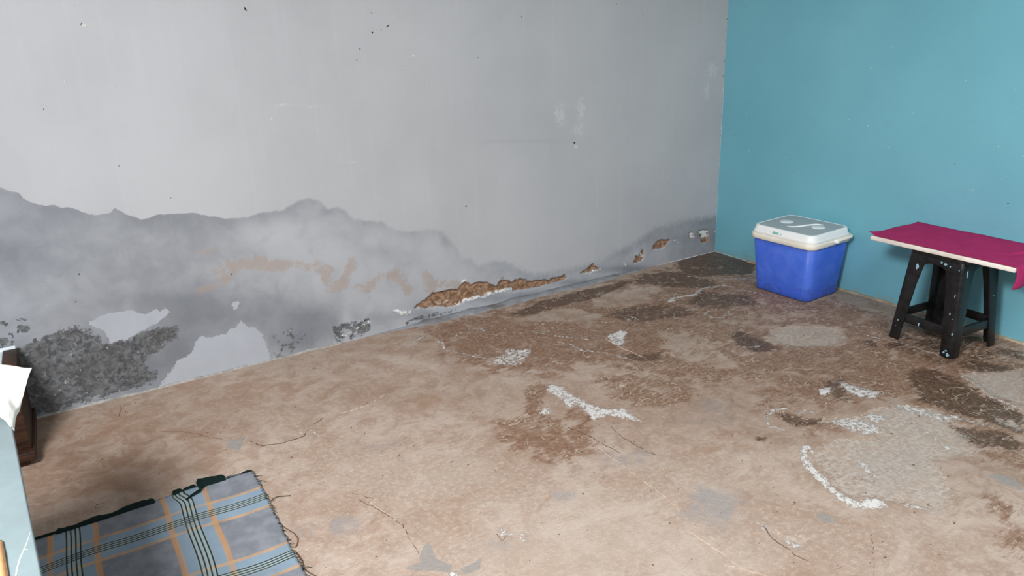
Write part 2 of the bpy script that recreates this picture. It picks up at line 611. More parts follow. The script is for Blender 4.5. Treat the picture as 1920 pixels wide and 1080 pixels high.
fl(salt, .9, .010, [(835, 1076), (855, 1072), (870, 1078), (850, 1085)])
st(salt, [(1760, 962), (1720, 950), (1700, 945)], .008, .010, .55, .018)
st(salt, [(1700, 800), (1740, 812), (1780, 840)], .008, .010, .55, .020)
st(salt, [(1613, 870), (1640, 890)], .014, .01, .6, .02)
salt *= 0.80
dark *= 1.15
dark *= (1 - 0.8 * np.clip(dry, 0, 1))
wet *= (1 - 0.9 * np.clip(dry, 0, 1))

# relief: gentle waviness, flaked screed slightly sunk, salt slightly raised
hz = 0.0030 * (fbm(GX, GY, 2.2, 3, 5) - 0.5) + 0.0022 * (fbm(GX, GY, 24, 4, 8) - 0.5)
hz -= 0.0022 * sstep(.4, .6, conc + .5 * (fbm(GX, GY, 40, 3, 31) - .5))
hz += 0.0016 * sstep(.4, .6, salt + .5 * (fbm(GX, GY, 50, 3, 37) - .5))
hz -= 0.0012 * sstep(.3, .7, dark)
hz *= (GX > -4.35)


def floor_material():
    m = NT('worn_cement_floor')
    n1 = m.noise(2.2, 6, 0.6)
    n2 = m.noise(11, 7, 0.62, dist=0.6)
    n3 = m.noise(55, 6, 0.65)
    n4 = m.noise(220, 4, 0.6)
    # trowel-drawn streaks
    sv = m.scale((14, 70, 1))
    ns = m.noise(1.0, 5, 0.6, vec=sv, dist=0.4)
    base = m.mix(m.ss(0.36, 0.66, n1), S(176, 153, 136), S(190, 170, 155))
    base = m.mix(m.ss(0.44, 0.64, n2, 0, 0.60), base, S(156, 129, 110))
    nb = m.noise(4.2, 8, 0.62, dist=1.3)
    base = m.mix(m.ss(0.50, 0.63, nb, 0, 0.50), base, S(160, 129, 108))
    base = m.mix(m.ss(0.47, 0.36, nb, 0, 0.45), base, S(198, 181, 167))
    base = m.mix(m.ss(0.48, 0.70, n3, 0, 0.45), base, S(208, 190, 174))
    base = m.mix(m.ss(0.52, 0.68, ns, 0, 0.5), base, S(166, 138, 118))
    base = m.mix(m.mul(m.mask(m.attr('pale'), 0.45, (n2, 0.9), (n3, .7)), .4), base, S(196, 180, 166))
    base = m.mix(m.mul(m.mask(m.attr('cool'), 0.40, (n2, 0.6), (n3, .4)), 0.75), base, S(156, 150, 147))
    base = m.mix(m.mul(m.mask(m.attr('red'), 0.40, (n2, 0.9)), 0.45), base, S(168, 134, 110))
    base = m.mix(m.op('MINIMUM', m.mul(m.add(m.attr('soil_shade'), m.mul(m.attr('soil_shade'), m.centred(n2, .8))), .8), .85), base, S(136, 107, 86))
    wetm = m.mask(m.attr('wet'), 0.26, (n2, 0.85), (n3, 0.45), (ns, .45))
    wetc = m.mix(m.ss(0.38, 0.64, n3), S(119, 86, 64), S(158, 123, 98))
    wetc = m.mix(m.ss(0.55, 0.68, ns, 0, .6), wetc, S(104, 77, 59))
    wetc = m.mix(m.mul(m.mask(m.attr('red'), 0.40, (n2, 0.9)), 0.4), wetc, S(126, 92, 70))
    col = m.mix(m.mul(wetm, 0.86), base, wetc)
    drk = m.mask(m.attr('dark'), 0.26, (n2, 0.55), (n3, 0.4), (ns, .4))
    drc = m.mix(m.ss(0.36, 0.66, n3), S(77, 56, 41), S(112, 84, 63))
    col = m.mix(m.mul(drk, 0.9), col, drc)
    cm = m.mask(m.attr('conc'), 0.20, (n2, 0.5), (n3, 0.5), (ns, .3))
    cc = m.mix(m.ss(0.38, 0.64, n3), S(164, 152, 141), S(200, 187, 175))
    cc = m.mix(m.ss(0.46, 0.66, n2, 0, .7), cc, S(190, 168, 150))
    cc = m.mix(m.ss(0.54, 0.70, ns, 0, .5), cc, S(222, 214, 204))
    col = m.mix(m.mul(cm, 0.64), col, cc)
    gy = m.mask(m.attr('grey'), 0.12, (n3, .4))
    col = m.mix(m.mul(gy, .85), col, m.mix(n3, S(138, 132, 128), S(164, 158, 152)))
    sm = m.mask(m.attr('salt'), 0.24, (n3, 0.9), (n4, 0.5), (n2, .45))
    col = m.mix(m.mul(sm, 0.85), col, m.mix(n4, S(214, 208, 200), S(244, 242, 240)))
    # pale mineral rims that drying water leaves in the damp zone
    gate = m.ss(0.15, 0.5, m.attr('wet'))
    for sc_, ds, w_ in ((4.0, 1.6, .010), (9.0, 1.2, .016)):
        nn = m.noise(sc_, 3, .5, dist=ds)
        ln = m.ss(w_, w_ * .25, m.op('ABSOLUTE', m.op('SUBTRACT', nn, .5)))
        ln = m.mul(m.mul(ln, gate), m.ss(.44, .60, n2))
        col = m.mix(m.mul(ln, .55), col, S(214, 198, 182))
    # loose flakes of salt in the damp zone and dark grains everywhere
    fk = m.noise(34, 5, 0.7, vec=m.scale((1.0, 2.4, 1)))
    flm = m.mul(m.ss(0.60, 0.68, fk), gate)
    col = m.mix(m.mul(flm, 0.6), col, S(212, 194, 178))
    gr = m.ss(0.66, 0.74, m.noise(110, 3, 0.6))
    col = m.mix(m.mul(gr, 0.55), col, S(104, 80, 64))
    gw = m.ss(0.64, 0.74, m.noise(85, 3, 0.6, vec=m.scale((1, 1.9, 1))))
    col = m.mix(m.mul(gw, 0.5), col, S(230, 214, 200))
    wd = m.op('MAXIMUM', drk, m.mul(wetm, 0.6))
    rough = m.add(m.ss(0, 1, wd, 0.78, 0.42), m.mul(sm, .3))
    h = m.add(m.mul(n3, 0.7), m.add(m.mul(n4, 0.35), m.add(m.mul(sm, .4), m.mul(cm, -.5))))
    return m.out(col, rough, m.bump(h, 0.75, 0.006), 0.35)


floor = grid_mesh('floor', fx, fy, lambda x, y: np.stack([x, y, hz], -1), floor_material(),
                  dict(wet=wet, dark=dark, conc=conc, salt=salt, red=red, pale=pale, cool=cool, grey=grey, soil_shade=soil_shade))
tag(floor, 'stained damp beige cement floor with brown wet patches and white salt', 'floor', kind='structure')

# ================================================================== GREY WALL (y = 0)
gx = steps((X0, -4.4, 0.10), (-4.4, -0.0, 0.0075))
gz = steps((0.0, 1.05, 0.006), (1.05, 1.8, 0.02), (1.8, ZC, 0.12))
AX, AZ = [a.ravel() for a in np.meshgrid(gx, gz)]
zw = lambda: np.zeros_like(AX)
damp, tone, mould, tan, raw, wsalt, keep, smear = [zw() for _ in range(8)]
vx = AX + 0.020 * (fbm(AX, AZ, 14, 4, 41) - 0.5) + 0.016 * (fbm(AX, AZ, 48, 2, 45) - 0.5)
vz = AZ + 0.020 * (fbm(AX, AZ, 14, 4, 43) - 0.5) + 0.018 * (fbm(AX, AZ, 48, 2, 47) - 0.5)


def wf(field, level, soft, pts, mode='max', warp=True):
    fill(field, vx if warp else AX, vz if warp else AZ, pts, level, soft, WP, mode)


def ws(field, pts, w0, w1=None, level=1.0, soft=0.008):
    stroke(field, vx, vz, pts, w0, w1, level, soft, WP)


tide_sharp = [(-60, 340), (0, 352), (20, 358), (33, 362), (42, 372), (60, 380), (80, 384), (100, 384), (112, 390), (145, 391), (155, 398),
              (180, 405), (205, 400), (216, 389), (230, 398), (248, 405), (265, 412), (280, 408), (300, 401), (330, 400), (355, 398),
              (375, 402), (395, 407), (420, 408)]
tide_soft = [(462, 408), (484, 400), (525, 395), (545, 386), (559, 377), (581, 372), (603, 378), (614, 391), (631, 388), (650, 396),
             (664, 413), (687, 414), (714, 416), (731, 427), (753, 434), (781, 434), (809, 431), (831, 435), (839, 446), (856, 463), (864, 485),
             (881, 485), (898, 499), (925, 490), (945, 492)]
base_line = [(1000, 515), (1060, 505), (1120, 492), (1160, 470), (1195, 452), (1229, 428), (1283, 415), (1345, 405)]
allp = tide_sharp + tide_soft + base_line + [(1345, 500), (600, 680), (-60, 860)]
P = [WP(p) for p in allp]
sd = poly_sdf(AX + .012 * (fbm(AX, AZ, 30, 4, 3) - .5), AZ + .016 * (fbm(AX, AZ, 26, 4, 9) - .5), P)
xr = WP((430, 405))[0]
xq = WP((900, 490))[0]
softw = np.interp(AX, [xr - .15, xr + .25, xq - .3, xq, -0.6, 0], [.004, .020, .03, .06, .09, .09])
damp = sstep(-softw, softw, sd)
# strength of the darkening: strongest at the left and in the band below the tide line
tone += 0.78 * np.interp(AX, [-4.4, -3.5, -3.1, -2.4, -2.0, -1.2, 0], [1.0, .82, .62, .36, .30, .35, .75])
tone += 0.20 * np.exp(-(sd / .045) ** 2) * np.interp(AX, [-3.4, -2.9, -2.0], [.3, 1, 1])
for p, rx, ry, a in [((20, 480), 60, 40, .25), ((150, 440), 120, 22, -.05), ((120, 540), 120, 30, -.12), ((500, 440), 70, 25, -.22),
                     ((330, 470), 60, 30, -.12), ((560, 400), 50, 20, .16), ((640, 470), 60, 30, -.10), ((480, 580), 110, 45, .32),
                     ((600, 600), 60, 40, .30), ((370, 600), 50, 40, .25), ((705, 470), 40, 14, .22), ((645, 440), 30, 12, .15),
                     ((800, 480), 40, 30, -.10), ((835, 450), 12, 22, .2), ((650, 590), 10, 40, -.25), ((560, 640), 60, 25, .25),
                     ((700, 600), 40, 20, .25), ((790, 590), 50, 12, .35), ((900, 560), 60, 10, .35), ((1000, 555), 60, 8, .45), ((1100, 530), 70, 8, .5),
                     ((1180, 505), 60, 8, .5), ((1290, 445), 60, 16, .25), ((300, 560), 100, 18, .12), ((420, 500), 60, 20, -.15),
                     ((250, 690), 80, 40, .4), ((340, 660), 30, 40, .35)]:
    blob(tone, AX, AZ, p, rx, ry, a, WP)
# paint that stayed on
wf(keep, 1.0, .006, [(162, 607), (175, 597), (215, 586), (242, 584), (275, 589), (292, 579), (302, 584), (312, 579), (322, 582), (312, 595),
                     (287, 610), (255, 625), (225, 642), (200, 652), (205, 635), (195, 620), (175, 612)])
wf(keep, .92, .010, [(287, 738), (307, 710), (325, 690), (332, 675), (350, 667), (362, 660), (367, 635), (377, 625), (390, 632), (420, 625),
                     (440, 612), (452, 601), (467, 612), (480, 615), (490, 622), (497, 640), (503, 662), (505, 700)])
wf(keep, 1.0, .005, [(434, 572), (438, 566), (446, 566), (451, 571), (448, 578), (440, 581)])
# black mould
wf(mould, 1.0, .03, [(-60, 650), (0, 655), (40, 650), (60, 642), (100, 630), (125, 615), (140, 613), (162, 620), (190, 630), (197, 645), (225, 645),
                     (250, 630), (275, 622), (300, 618), (332, 615), (337, 632), (312, 644), (290, 662), (265, 669), (274, 686), (290, 700),
                     (284, 716), (250, 727), (215, 736), (175, 750), (130, 762), (75, 782), (40, 800), (-60, 830)])
for c, r in [((42, 598), 9), ((46, 615), 11), ((24, 628), 7), ((4, 640), 10), ((25, 641), 6), ((8, 605), 8)]:
    wf(mould, .9, .012, [(c[0] + r * math.cos(a), c[1] + .7 * r * math.sin(a)) for a in np.linspace(0, 6.28, 9)[:-1]])
wf(mould, .26, .03, [(505, 690), (500, 640), (520, 615), (545, 610), (570, 620), (600, 640), (600, 668)])
wf(mould, .66, .02, [(622, 612), (650, 606), (690, 596), (697, 610), (690, 625), (650, 640), (628, 640)])
wf(mould, .55, .02, [(750, 606), (790, 592), (830, 585), (870, 575), (830, 592), (780, 606)])
# tan water marks
for pts, w in [([(415, 520), (422, 503), (440, 497), (480, 492), (520, 497), (560, 495), (600, 500), (615, 505)], .022),
               ([(600, 505), (609, 520), (614, 545), (630, 540), (645, 530), (655, 510), (660, 495)], .022),
               ([(672, 538), (690, 540), (702, 530), (714, 518), (735, 515), (748, 517), (760, 530), (765, 545)], .020),
               ([(797, 515), (803, 530), (808, 548)], .028), ([(376, 473), (400, 470), (430, 466)], .010),
               ([(372, 545), (395, 540), (420, 535), (428, 515)], .014), ([(820, 535), (860, 530)], .02),
               ([(380, 515), (400, 507), (425, 502)], .012)]:
    ws(tan, pts, w * 1.25, w * 1.25, .8, .024)
# crumbled plaster
wf(raw, 1.0, .005, [(773, 579), (787, 568), (802, 557), (817, 548), (860, 542), (871, 528), (882, 533), (904, 529), (919, 531), (933, 537), (941, 522),
                    (962, 528), (973, 522), (992, 528), (1028, 524), (1061, 516), (1064, 524), (1028, 533), (992, 542), (962, 548), (961, 540),
                    (933, 546), (897, 555), (853, 576), (820, 574), (802, 578)])
wf(raw, 1.0, .005, [(1086, 514), (1098, 506), (1112, 496), (1126, 504), (1101, 512)])
wf(raw, 1.0, .005, [(1188, 496), (1191, 478), (1196, 483), (1204, 468), (1208, 470), (1205, 488)])
wf(raw, 1.0, .005, [(1221, 469), (1225, 458), (1236, 450), (1257, 450), (1243, 467)])
wf(raw, .9, .005, [(1292, 438), (1300, 436), (1301, 450), (1294, 448)])
wf(raw, .9, .005, [(1308, 433), (1327, 430), (1330, 455), (1316, 456)])
wf(keep, .55, .006, [(626, 628), (650, 622), (652, 638), (640, 646), (626, 644)])
wf(keep, .6, .006, [(664, 600), (694, 596), (694, 612), (680, 622), (666, 618)])
# salt along broken edges
ws(wsalt, [(853, 575), (875, 565), (897, 557), (920, 551), (934, 547)], .006, .006, 1.0, .008)
ws(wsalt, [(940, 546), (958, 543), (962, 548)], .010, .006, .8, .010)
ws(wsalt, [(740, 584), (757, 586), (768, 586)], .009, .010, 1.0, .010)
ws(wsalt, [(866, 530), (874, 525)], .008, .006, .85, .010)
ws(wsalt, [(938, 524), (950, 525)], .006, .005, .8, .010)
ws(wsalt, [(820, 570), (845, 566)], .006, .006, .6, .012)
ws(wsalt, [(1190, 478), (1192, 494)], .006, .006, .85, .010)
ws(wsalt, [(1203, 470), (1206, 486)], .005, .005, .8, .010)
wf(wsalt, .95, .010, [(1309, 433), (1327, 430), (1329, 445), (1318, 448)])
wf(wsalt, .95, .010, [(1292, 438), (1300, 436), (1301, 446), (1295, 446)])
ws(wsalt, [(1265, 450), (1272, 452)], .006, .005, .8, .010)
ws(wsalt, [(668, 616), (690, 600)], .007, .007, .7, .012)
ws(wsalt, [(640, 628), (650, 632)], .006, .006, .7, .012)
ws(wsalt, [(1100, 513), (1126, 505)], .004, .004, .8, .008)
ws(wsalt, [(1172, 493), (1174, 495)], .006, .006, .8, .008)
# old filler smears on the paint
for p, rx, ry, a in [((1050, 215), 10, 22, .8), ((1090, 205), 8, 22, .9), ((1085, 245), 14, 12, .6), ((1335, 130), 12, 14, .8),
                     ((1325, 170), 7, 20, .7), ((560, 198), 60, 4, .55), ((660, 304), 30, 3, .4), ((980, 265), 120, 6, -.5), ((440, 215), 60, 3, .3)]:
    blob(smear, AX, AZ, p, rx, ry, a, WP)
relief = 0.0016 * (fbm(AX, AZ, 2.0, 3, 61) - .5)
rm = sstep(.45, .6, raw + .25 * (fbm(AX, AZ, 60, 3, 66) - .5))
relief += rm * (0.010 + 0.012 * fbm(AX, AZ, 70, 3, 71))
mm = sstep(.3, .8, mould)
relief += mm * 0.006 * (fbm(AX, AZ, 55, 4, 75) - .5)
relief -= 0.003 * sstep(.4, .6, wsalt)
relief *= (AX > -4.45)


def grey_wall_material():
    m = NT('grey_painted_plaster')
    n1 = m.noise(1.6, 5, 0.55)
    n2 = m.noise(9, 6, 0.6, dist=.4)
    n3 = m.noise(45, 6, 0.65)
    n4 = m.noise(180, 4, 0.6)
    nv = m.noise(1.0, 5, 0.6, vec=m.scale((26, 1, 0.9)))
    nv2 = m.noise(1.0, 4, 0.6, vec=m.scale((90, 1, 2.5)))
    col = m.mix(m.ss(.32, .70, n1), S(180, 180, 182), S(188, 188, 190))
    col = m.mix(m.ss(.50, .78, nv, 0, .18), col, S(200, 201, 205))
    col = m.mix(m.ss(.52, .75, nv2, 0, .10), col, S(172, 173, 177))
    sm = m.attr('smear')
    col = m.mix(m.mask(sm, .35, (n3, .9)), col, S(196, 196, 196))
    col = m.mix(m.ss(0.15, .6, m.mul(sm, -1.0), 0, .35), col, S(166, 167, 172))
    # rising damp
    t = m.add(m.attr('tone'), m.add(m.centred(n2, .16), m.centred(n1, .24)))
    dc = m.mix(m.ss(0.05, 1.10, t), S(182, 183, 187), S(122, 125, 131))
    dc = m.mix(m.ss(.55, .75, n2, 0, .22), dc, S(150, 149, 142))
    dm = m.mask(m.attr('damp'), .30, (n3, .25))
    col = m.mix(dm, col, dc)
    tm = m.mask(m.attr('tan'), .34, (n2, .9), (n3, .6))
    col = m.mix(m.mul(tm, .58), col, S(168, 149, 135))
    kp = m.mask(m.attr('keep'), .12, (n3, .7))
    col = m.mix(kp, col, m.mix(n2, S(164, 167, 174), S(184, 187, 194)))
    # mould: dark grounds with pale pock marks
    nm = m.noise(16, 6, .7, dist=.9)
    mo = m.mask(m.attr('mould'), .16, (nm, 0.95), (n3, .5))
    v = m.noise(34, 6, .75, dist=.8)
    mc = m.mix(m.ss(.38, .62, v), S(64, 65, 67), S(118, 118, 118))
    mc = m.mix(m.ss(.55, .70, n3, 0, .6), mc, S(136, 136, 136))
    mc = m.mix(m.ss(.45, .62, n2, 0, .4), mc, S(84, 81, 75))
    col = m.mix(m.mul(mo, .92), col, mc)
    pk = m.mul(m.ss(.66, .71, m.noise(42, 3, .5)), mo)
    col = m.mix(m.mul(pk, .8), col, S(190, 190, 188))
    # bare brown render under the broken skin
    rw = m.mask(m.attr('raw'), .06, (n3, .35))
    rc = m.mix(m.ss(.34, .66, n3), S(116, 86, 64), S(174, 141, 115))
    rc = m.mix(m.ss(.55, .75, n2, 0, .6), rc, S(176, 150, 130))
    col = m.mix(rw, col, rc)
    sl = m.mask(m.mul(m.attr('wsalt'), .85), .16, (n3, .9), (n4, .6))
    col = m.mix(sl, col, S(236, 234, 230))
    sp = m.ss(.735, .76, m.noise(70, 2, .5))
    col = m.mix(m.mul(sp, .35), col, S(120, 118, 114))
    h = m.add(m.mul(n3, m.add(.15, m.mul(m.add(mo, rw), 1.0))), m.add(m.mul(nv2, .12), m.mul(n4, .10)))
    h = m.add(h, m.mul(sl, .6))
    return m.out(col, m.fmix(m.op('MAXIMUM', mo, rw), .62, .92), m.bump(h, .5, .006), .3)


wall_back = grid_mesh('wall_back', gx, gz, lambda x, z: np.stack([x, relief, z], -1), grey_wall_material(),
                      dict(damp=damp, tone=tone, mould=mould, tan=tan, raw=raw, wsalt=wsalt, keep=keep, smear=smear))
tag(wall_back, 'long grey painted wall with rising damp, mould and crumbling plaster', 'wall', kind='structure')

# ================================================================== BLUE WALL (x = 0)
by = steps((Y0, -2.6, .15), (-2.6, 0.0, .02))
bz = steps((0, 1.8, .02), (1.8, ZC, .12))
BY, BZ = [a.ravel() for a in np.meshgrid(by, bz)]
bw = 0.0022 * (fbm(BY, BZ, 2.5, 3, 81) - .5)


def blue_material():
    m = NT('teal_painted_plaster')
    n1 = m.noise(1.5, 5, .55)
    n2 = m.noise(12, 5, .6)
    n3 = m.noise(70, 4, .6)
    col = m.mix(m.ss(.3, .7, n1), S(118, 184, 200), S(126, 192, 207))
    col = m.mix(m.ss(.5, .8, n2, 0, .25), col, S(106, 172, 187))
    col = m.mix(m.ss(.70, .76, m.noise(26, 2, .5), 0, .35), col, S(140, 190, 200))
    z = m.xyz()[2]
    lowm = m.mask(m.op('MULTIPLY_ADD', z, -9.0, .62), .2, (n2, .7))
    col = m.mix(m.mul(lowm, .45), col, S(150, 165, 155))
    return m.out(col, .55, m.bump(m.add(m.mul(n2, .5), m.mul(n3, .25)), .18, .004), .35)


wall_right = grid_mesh('wall_right', by, bz, lambda y, z: np.stack([bw, y, z], -1), blue_material(), flip=True)
tag(wall_right, 'teal blue painted wall with tiny white chips', 'wall', kind='structure')

# ================================================================== rest of the room (out of frame)
M_plain = plain('grey_render', S(104, 100, 96), .8, .06, 8, .1)
M_ceiling = plain('fibre_cement_ceiling', S(88, 83, 78), .85, .05, 6, .1)
T = 0.14
b = MB().box((X0 - T, Y0, 0), (X0, 0, ZC))
tag(b.build('wall_left', M_plain), 'grey rendered wall left of the view', 'wall', kind='structure')
b = MB()
wx0, wx1, wz0, wz1 = -2.6, -0.4, .75, 2.60               # unseen opening behind the camera, added for the fill
b.box((X0, Y0 - T, 0), (wx0, Y0, ZC)).box((wx1, Y0 - T, 0), (0, Y0, ZC))
b.box((wx0, Y0 - T, 0), (wx1, Y0, wz0)).box((wx0, Y0 - T, wz1), (wx1, Y0, ZC))
tag(b.build('wall_front', M_plain), 'grey rendered wall behind the camera, with a wide opening added for the light', 'wall', kind='structure')
b = MB()
cx_ = sorted({X0, 0.0, ADDED_GAP_A[0], ADDED_GAP_A[1], ADDED_GAP_B[0], ADDED_GAP_B[1]})
cy_ = sorted({Y0, 0.0, ADDED_GAP_A[2], ADDED_GAP_A[3], ADDED_GAP_B[2], ADDED_GAP_B[3]})
for xa, xb in zip(cx_[:-1], cx_[1:]):
    for ya, yb in zip(cy_[:-1], cy_[1:]):
        mx, my = (xa + xb) / 2, (ya + yb) / 2
        if not any(q[0] < mx < q[1] and q[2] < my < q[3] for q in (ADDED_GAP_A, ADDED_GAP_B)):
            b.box((xa, ya, ZC), (xb, yb, ZC + .10))
tag(b.build('ceiling', M_ceiling), 'grey fibre cement ceiling above the view, with two openings added for the light', 'ceiling', kind='structure')

# cement fillets where walls meet the floor
M_fillet = plain('tan_mortar', S(186, 166, 138), .9, .2, 40, .6, dirt=S(120, 98, 78), dirt_amt=.7)
M_lip = plain('grey_mortar', S(168, 164, 158), .9, .18, 50, .6, dirt=S(104, 96, 88), dirt_amt=.8)


def fillet(name, a, b_, inward, mat, w, h, seed, label, taper=0.0):
    n = int(np.linalg.norm(np.array(b_) - np.array(a)) / .02)
    t = np.linspace(0, 1, n)
    px = a[0] + (b_[0] - a[0]) * t
    py = a[1] + (b_[1] - a[1]) * t
    s = np.arange(n) * .02
    ww = w * (.35 + 1.2 * fbm(s, s * 0, 9, 4, seed))
    hh = h * (.3 + 1.2 * fbm(s, s * 0, 11, 4, seed + 5))
    if taper:
        e = sstep(0, taper, np.minimum(s, s[-1] - s)) + .02
        ww, hh = ww * e, hh * e
    rings = []
    for i in range(n):
        o = np.array([px[i], py[i], 0.0])
        iv = np.array([inward[0], inward[1], 0.0])
        rings.append([o - iv * .012 + [0, 0, -.006], o + iv * ww[i] + [0, 0, -.006], o + iv * ww[i] * .8 + [0, 0, hh[i] * .5],
                      o + iv * ww[i] * .25 + [0, 0, hh[i]], o - iv * .012 + [0, 0, hh[i]]])
    return tag(MB().loft(rings).build(name, mat, smooth=True), label, 'trim', kind='structure')


fillet('trim_1', (-.002, -.30), (-.002, Y0 + .05), (-1, 0), M_fillet, .016, .010, 3, 'tan mortar line along the foot of the blue wall')
fillet('trim_2', (-4.4, -.002), (-2.75, -.002), (0, -1), M_lip, .010, .008, 9, 'thin grey mortar lip along the foot of the grey wall')
M_cove = plain('grey_cement_smear', S(142, 143, 146), .85, .14, 26, .5, dirt=S(104, 92, 82), dirt_amt=.8)
fillet('trim_3', (-2.62, -.002), (-.55, -.002), (0, -1), M_cove, .055, .015, 15, 'grey cement smear where the crumbling wall meets the wet floor', .5)

# ================================================================== small marks on the walls
M_hole = plain('dark_hole', S(48, 46, 46), .95, .2, 200, .2)
M_chip = plain('bare_plaster_chip', S(208, 207, 203), .9, .1, 200, .3)
M_dot = plain('brown_fleck', S(98, 92, 88), .9, .2, 200, .3)


def chip_mesh(name, mat, n=9, seed=0, thick=.35):
    """a small irregular flake, unit radius, lying in the local XY plane"""
    r = random.Random(seed)
    rad = [.65 + .5 * r.random() for _ in range(n)]
    a = [2 * math.pi * i / n for i in range(n)]
    o = [(rad[i] * math.cos(a[i]), rad[i] * math.sin(a[i]), -.3) for i in range(n)]
    t = [(.75 * rad[i] * math.cos(a[i]), .75 * rad[i] * math.sin(a[i]), thick) for i in range(n)]
    me = bpy.data.meshes.new(name)
    me.from_pydata(o + t + [(0, 0, thick * .8)], [],
                   [(i, (i + 1) % n, n + (i + 1) % n, n + i) for i in range(n)] +
                   [(n + i, n + (i + 1) % n, 2 * n) for i in range(n)])
    me.materials.append(mat)
    return me


CH_W = [chip_mesh('paint_chip', M_chip, 8, 10 + i) for i in range(3)]
CH_D = [chip_mesh('nail_hole', M_hole, 8, 20 + i, .12) for i in range(3)]
CH_B = [chip_mesh('wall_fleck', M_dot, 7, 30 + i, .2) for i in range(3)]


def mark(me, parent, loc, rot, sx, sy, sz):
    o = bpy.data.objects.new(me.name.split('.')[0], me)
    COL.objects.link(o)
    o.parent = parent
    o.location = loc
    o.rotation_euler = rot
    o.scale = (sx, sy, sz)
    return o


RB = (math.pi / 2, 0, 0)                    # local z -> -y (out of the grey wall)
px_m = 1 / 400.0


def grey_mark(p, kind, r, ang=0.0, stretch=1.0):
    q = on_y(p)
    me = random.choice({'w': CH_W, 'd': CH_D, 'b': CH_B}[kind])
    R_ = Matrix.Rotation(math.pi / 2, 4, 'X') @ Matrix.Rotation(ang, 4, 'Z')
    return mark(me, wall_back, (q[0], .0002, q[2]), R_.to_euler(), r * stretch, r, .0035)


for p, r in [((156, 46), .013), ((774, 103), .011), ((508, 221), .008), ((755, 132), .006), ((120, 152), .005), ((1079, 274), .016)]:
    grey_mark((p[0] + 1, p[1] + 1), 'w', r, random.random() * 6, .8)
for p, r, s, a in [((154, 46), .0085, 1, 0), ((775, 103), .0075, 1, 0), ((508, 221), .0045, 1, 0), ((754, 132), .003, 1, 0), ((1077, 268), .009, .7, 1),
                   ((460, 17), .006, 2.2, -1.0), ((697, 24), .005, .6, 0), ((698, 61), .0055, 1, 0), ((727, 49), .004, 3.6, .55), ((715, 55), .003, 1, 0),
                   ((675, 92), .0035, 1, 0), ((669, 113), .0035, 1, 0), ((896, 108), .0045, 1, 0), ((896, 144), .0055, 1, 0), ((658, 240), .003, 1, 0),
                   ((618, 347), .003, 1, 0), ((1254, 343), .0055, 1, 0), ((1205, 27), .004, 1, 0), ((1156, 7), .003, 1, 0), ((874, 387), .004, 2, .6),
                   ((978, 32), .003, 1, 0), ((223, 311), .003, 1, 0), ((82, 205), .003, 1, 0), ((716, 358), .003, 1, 0), ((176, 480), .006, .7, 0),
                   ((148, 514), .005, 1.3, 0), ((93, 517), .004, 1, 0), ((113, 517), .004, 1, 0), ((142, 566), .005, 1, .5), ((434, 514), .005, 1, .6),
                   ((544, 504), .004, .6, 0), ((320, 371), .003, 1, 0), ((50, 454), .003, 1, 0)]:
    grey_mark(p, 'd', r, a, s)
for p, r in [((918, 340), .006), ((1214, 281), .004), ((1138, 316), .004), ((1160, 343), .004), ((1325, 52), .006), ((1160, 205), .004), ((1313, 203), .005)]:
    grey_mark(p, 'w', r * .7, 0, .5)
for i in range(26):                          # ragged paint edge down the room corner
    z = .12 + 1.6 * (i + random.random() * .8) / 26
    o = mark(random.choice(CH_B if i % 4 else CH_W), wall_back, (-.004 - .004 * random.random(), .0002, z), RB, .0025 + .002 * random.random(), .004 + .008 * random.random(), .003)
RX = (0, -math.pi / 2, 0)                   # local z -> -x (out of the blue wall)
for p, r in [((1558, 54), .006), ((1575, 60), .005), ((1573, 67), .004), ((1633, 128), .008), ((1637, 133), .005), ((1671, 88), .005), ((1718, 123), .004), ((1811, 151), .006),
             ((1904, 168), .006), ((1431, 209), .005), ((1400, 215), .006), ((1592, 224), .006), ((1554, 242), .0065), ((1628, 236), .007),
             ((1624, 195), .004), ((1405, 283), .005), ((1473, 296), .006), ((1497, 324), .006), ((1480, 318), .004), ((1668, 276), .006), ((1726, 295), .005), ((1721, 326), .006),
             ((1872, 274), .008), ((1918, 294), .006), ((1823, 357), .007), ((1371, 387), .006), ((1635, 390), .007), ((1578, 131), .004), ((1712, 212), .004),
             ((1597, 246), .003), ((1862, 296), .004), ((1355, 405), .005), ((1358, 237), .005), ((1365, 380), .004), ((1690, 385), .004), ((1900, 338), .004),
             ((1876, 335), .004), ((1706, 212), .003), ((1650, 300), .003), ((1780, 250), .003)]:
    q = on_x(p)
    mark(random.choice(CH_W), wall_right, (-.0002, q[1], q[2]), RX, r * .55, r * .75, .003)
for p, r in [((1890, 382), .006), ((1512, 243), .004), ((1376, 255), .005), ((1790, 308), .004), ((1828, 445), .004)]:
    q = on_x(p)
    mark(random.choice(CH_D), wall_right, (-.0002, q[1], q[2]), RX, r * .5, r, .003)

# ================================================================== floor cracks and grit
M_crack = plain('dark_crack', S(88, 68, 54), .95, .25, 120, .2)
M_ridge = plain('pale_scratch', S(206, 186, 168), .9, .1, 120, .2)


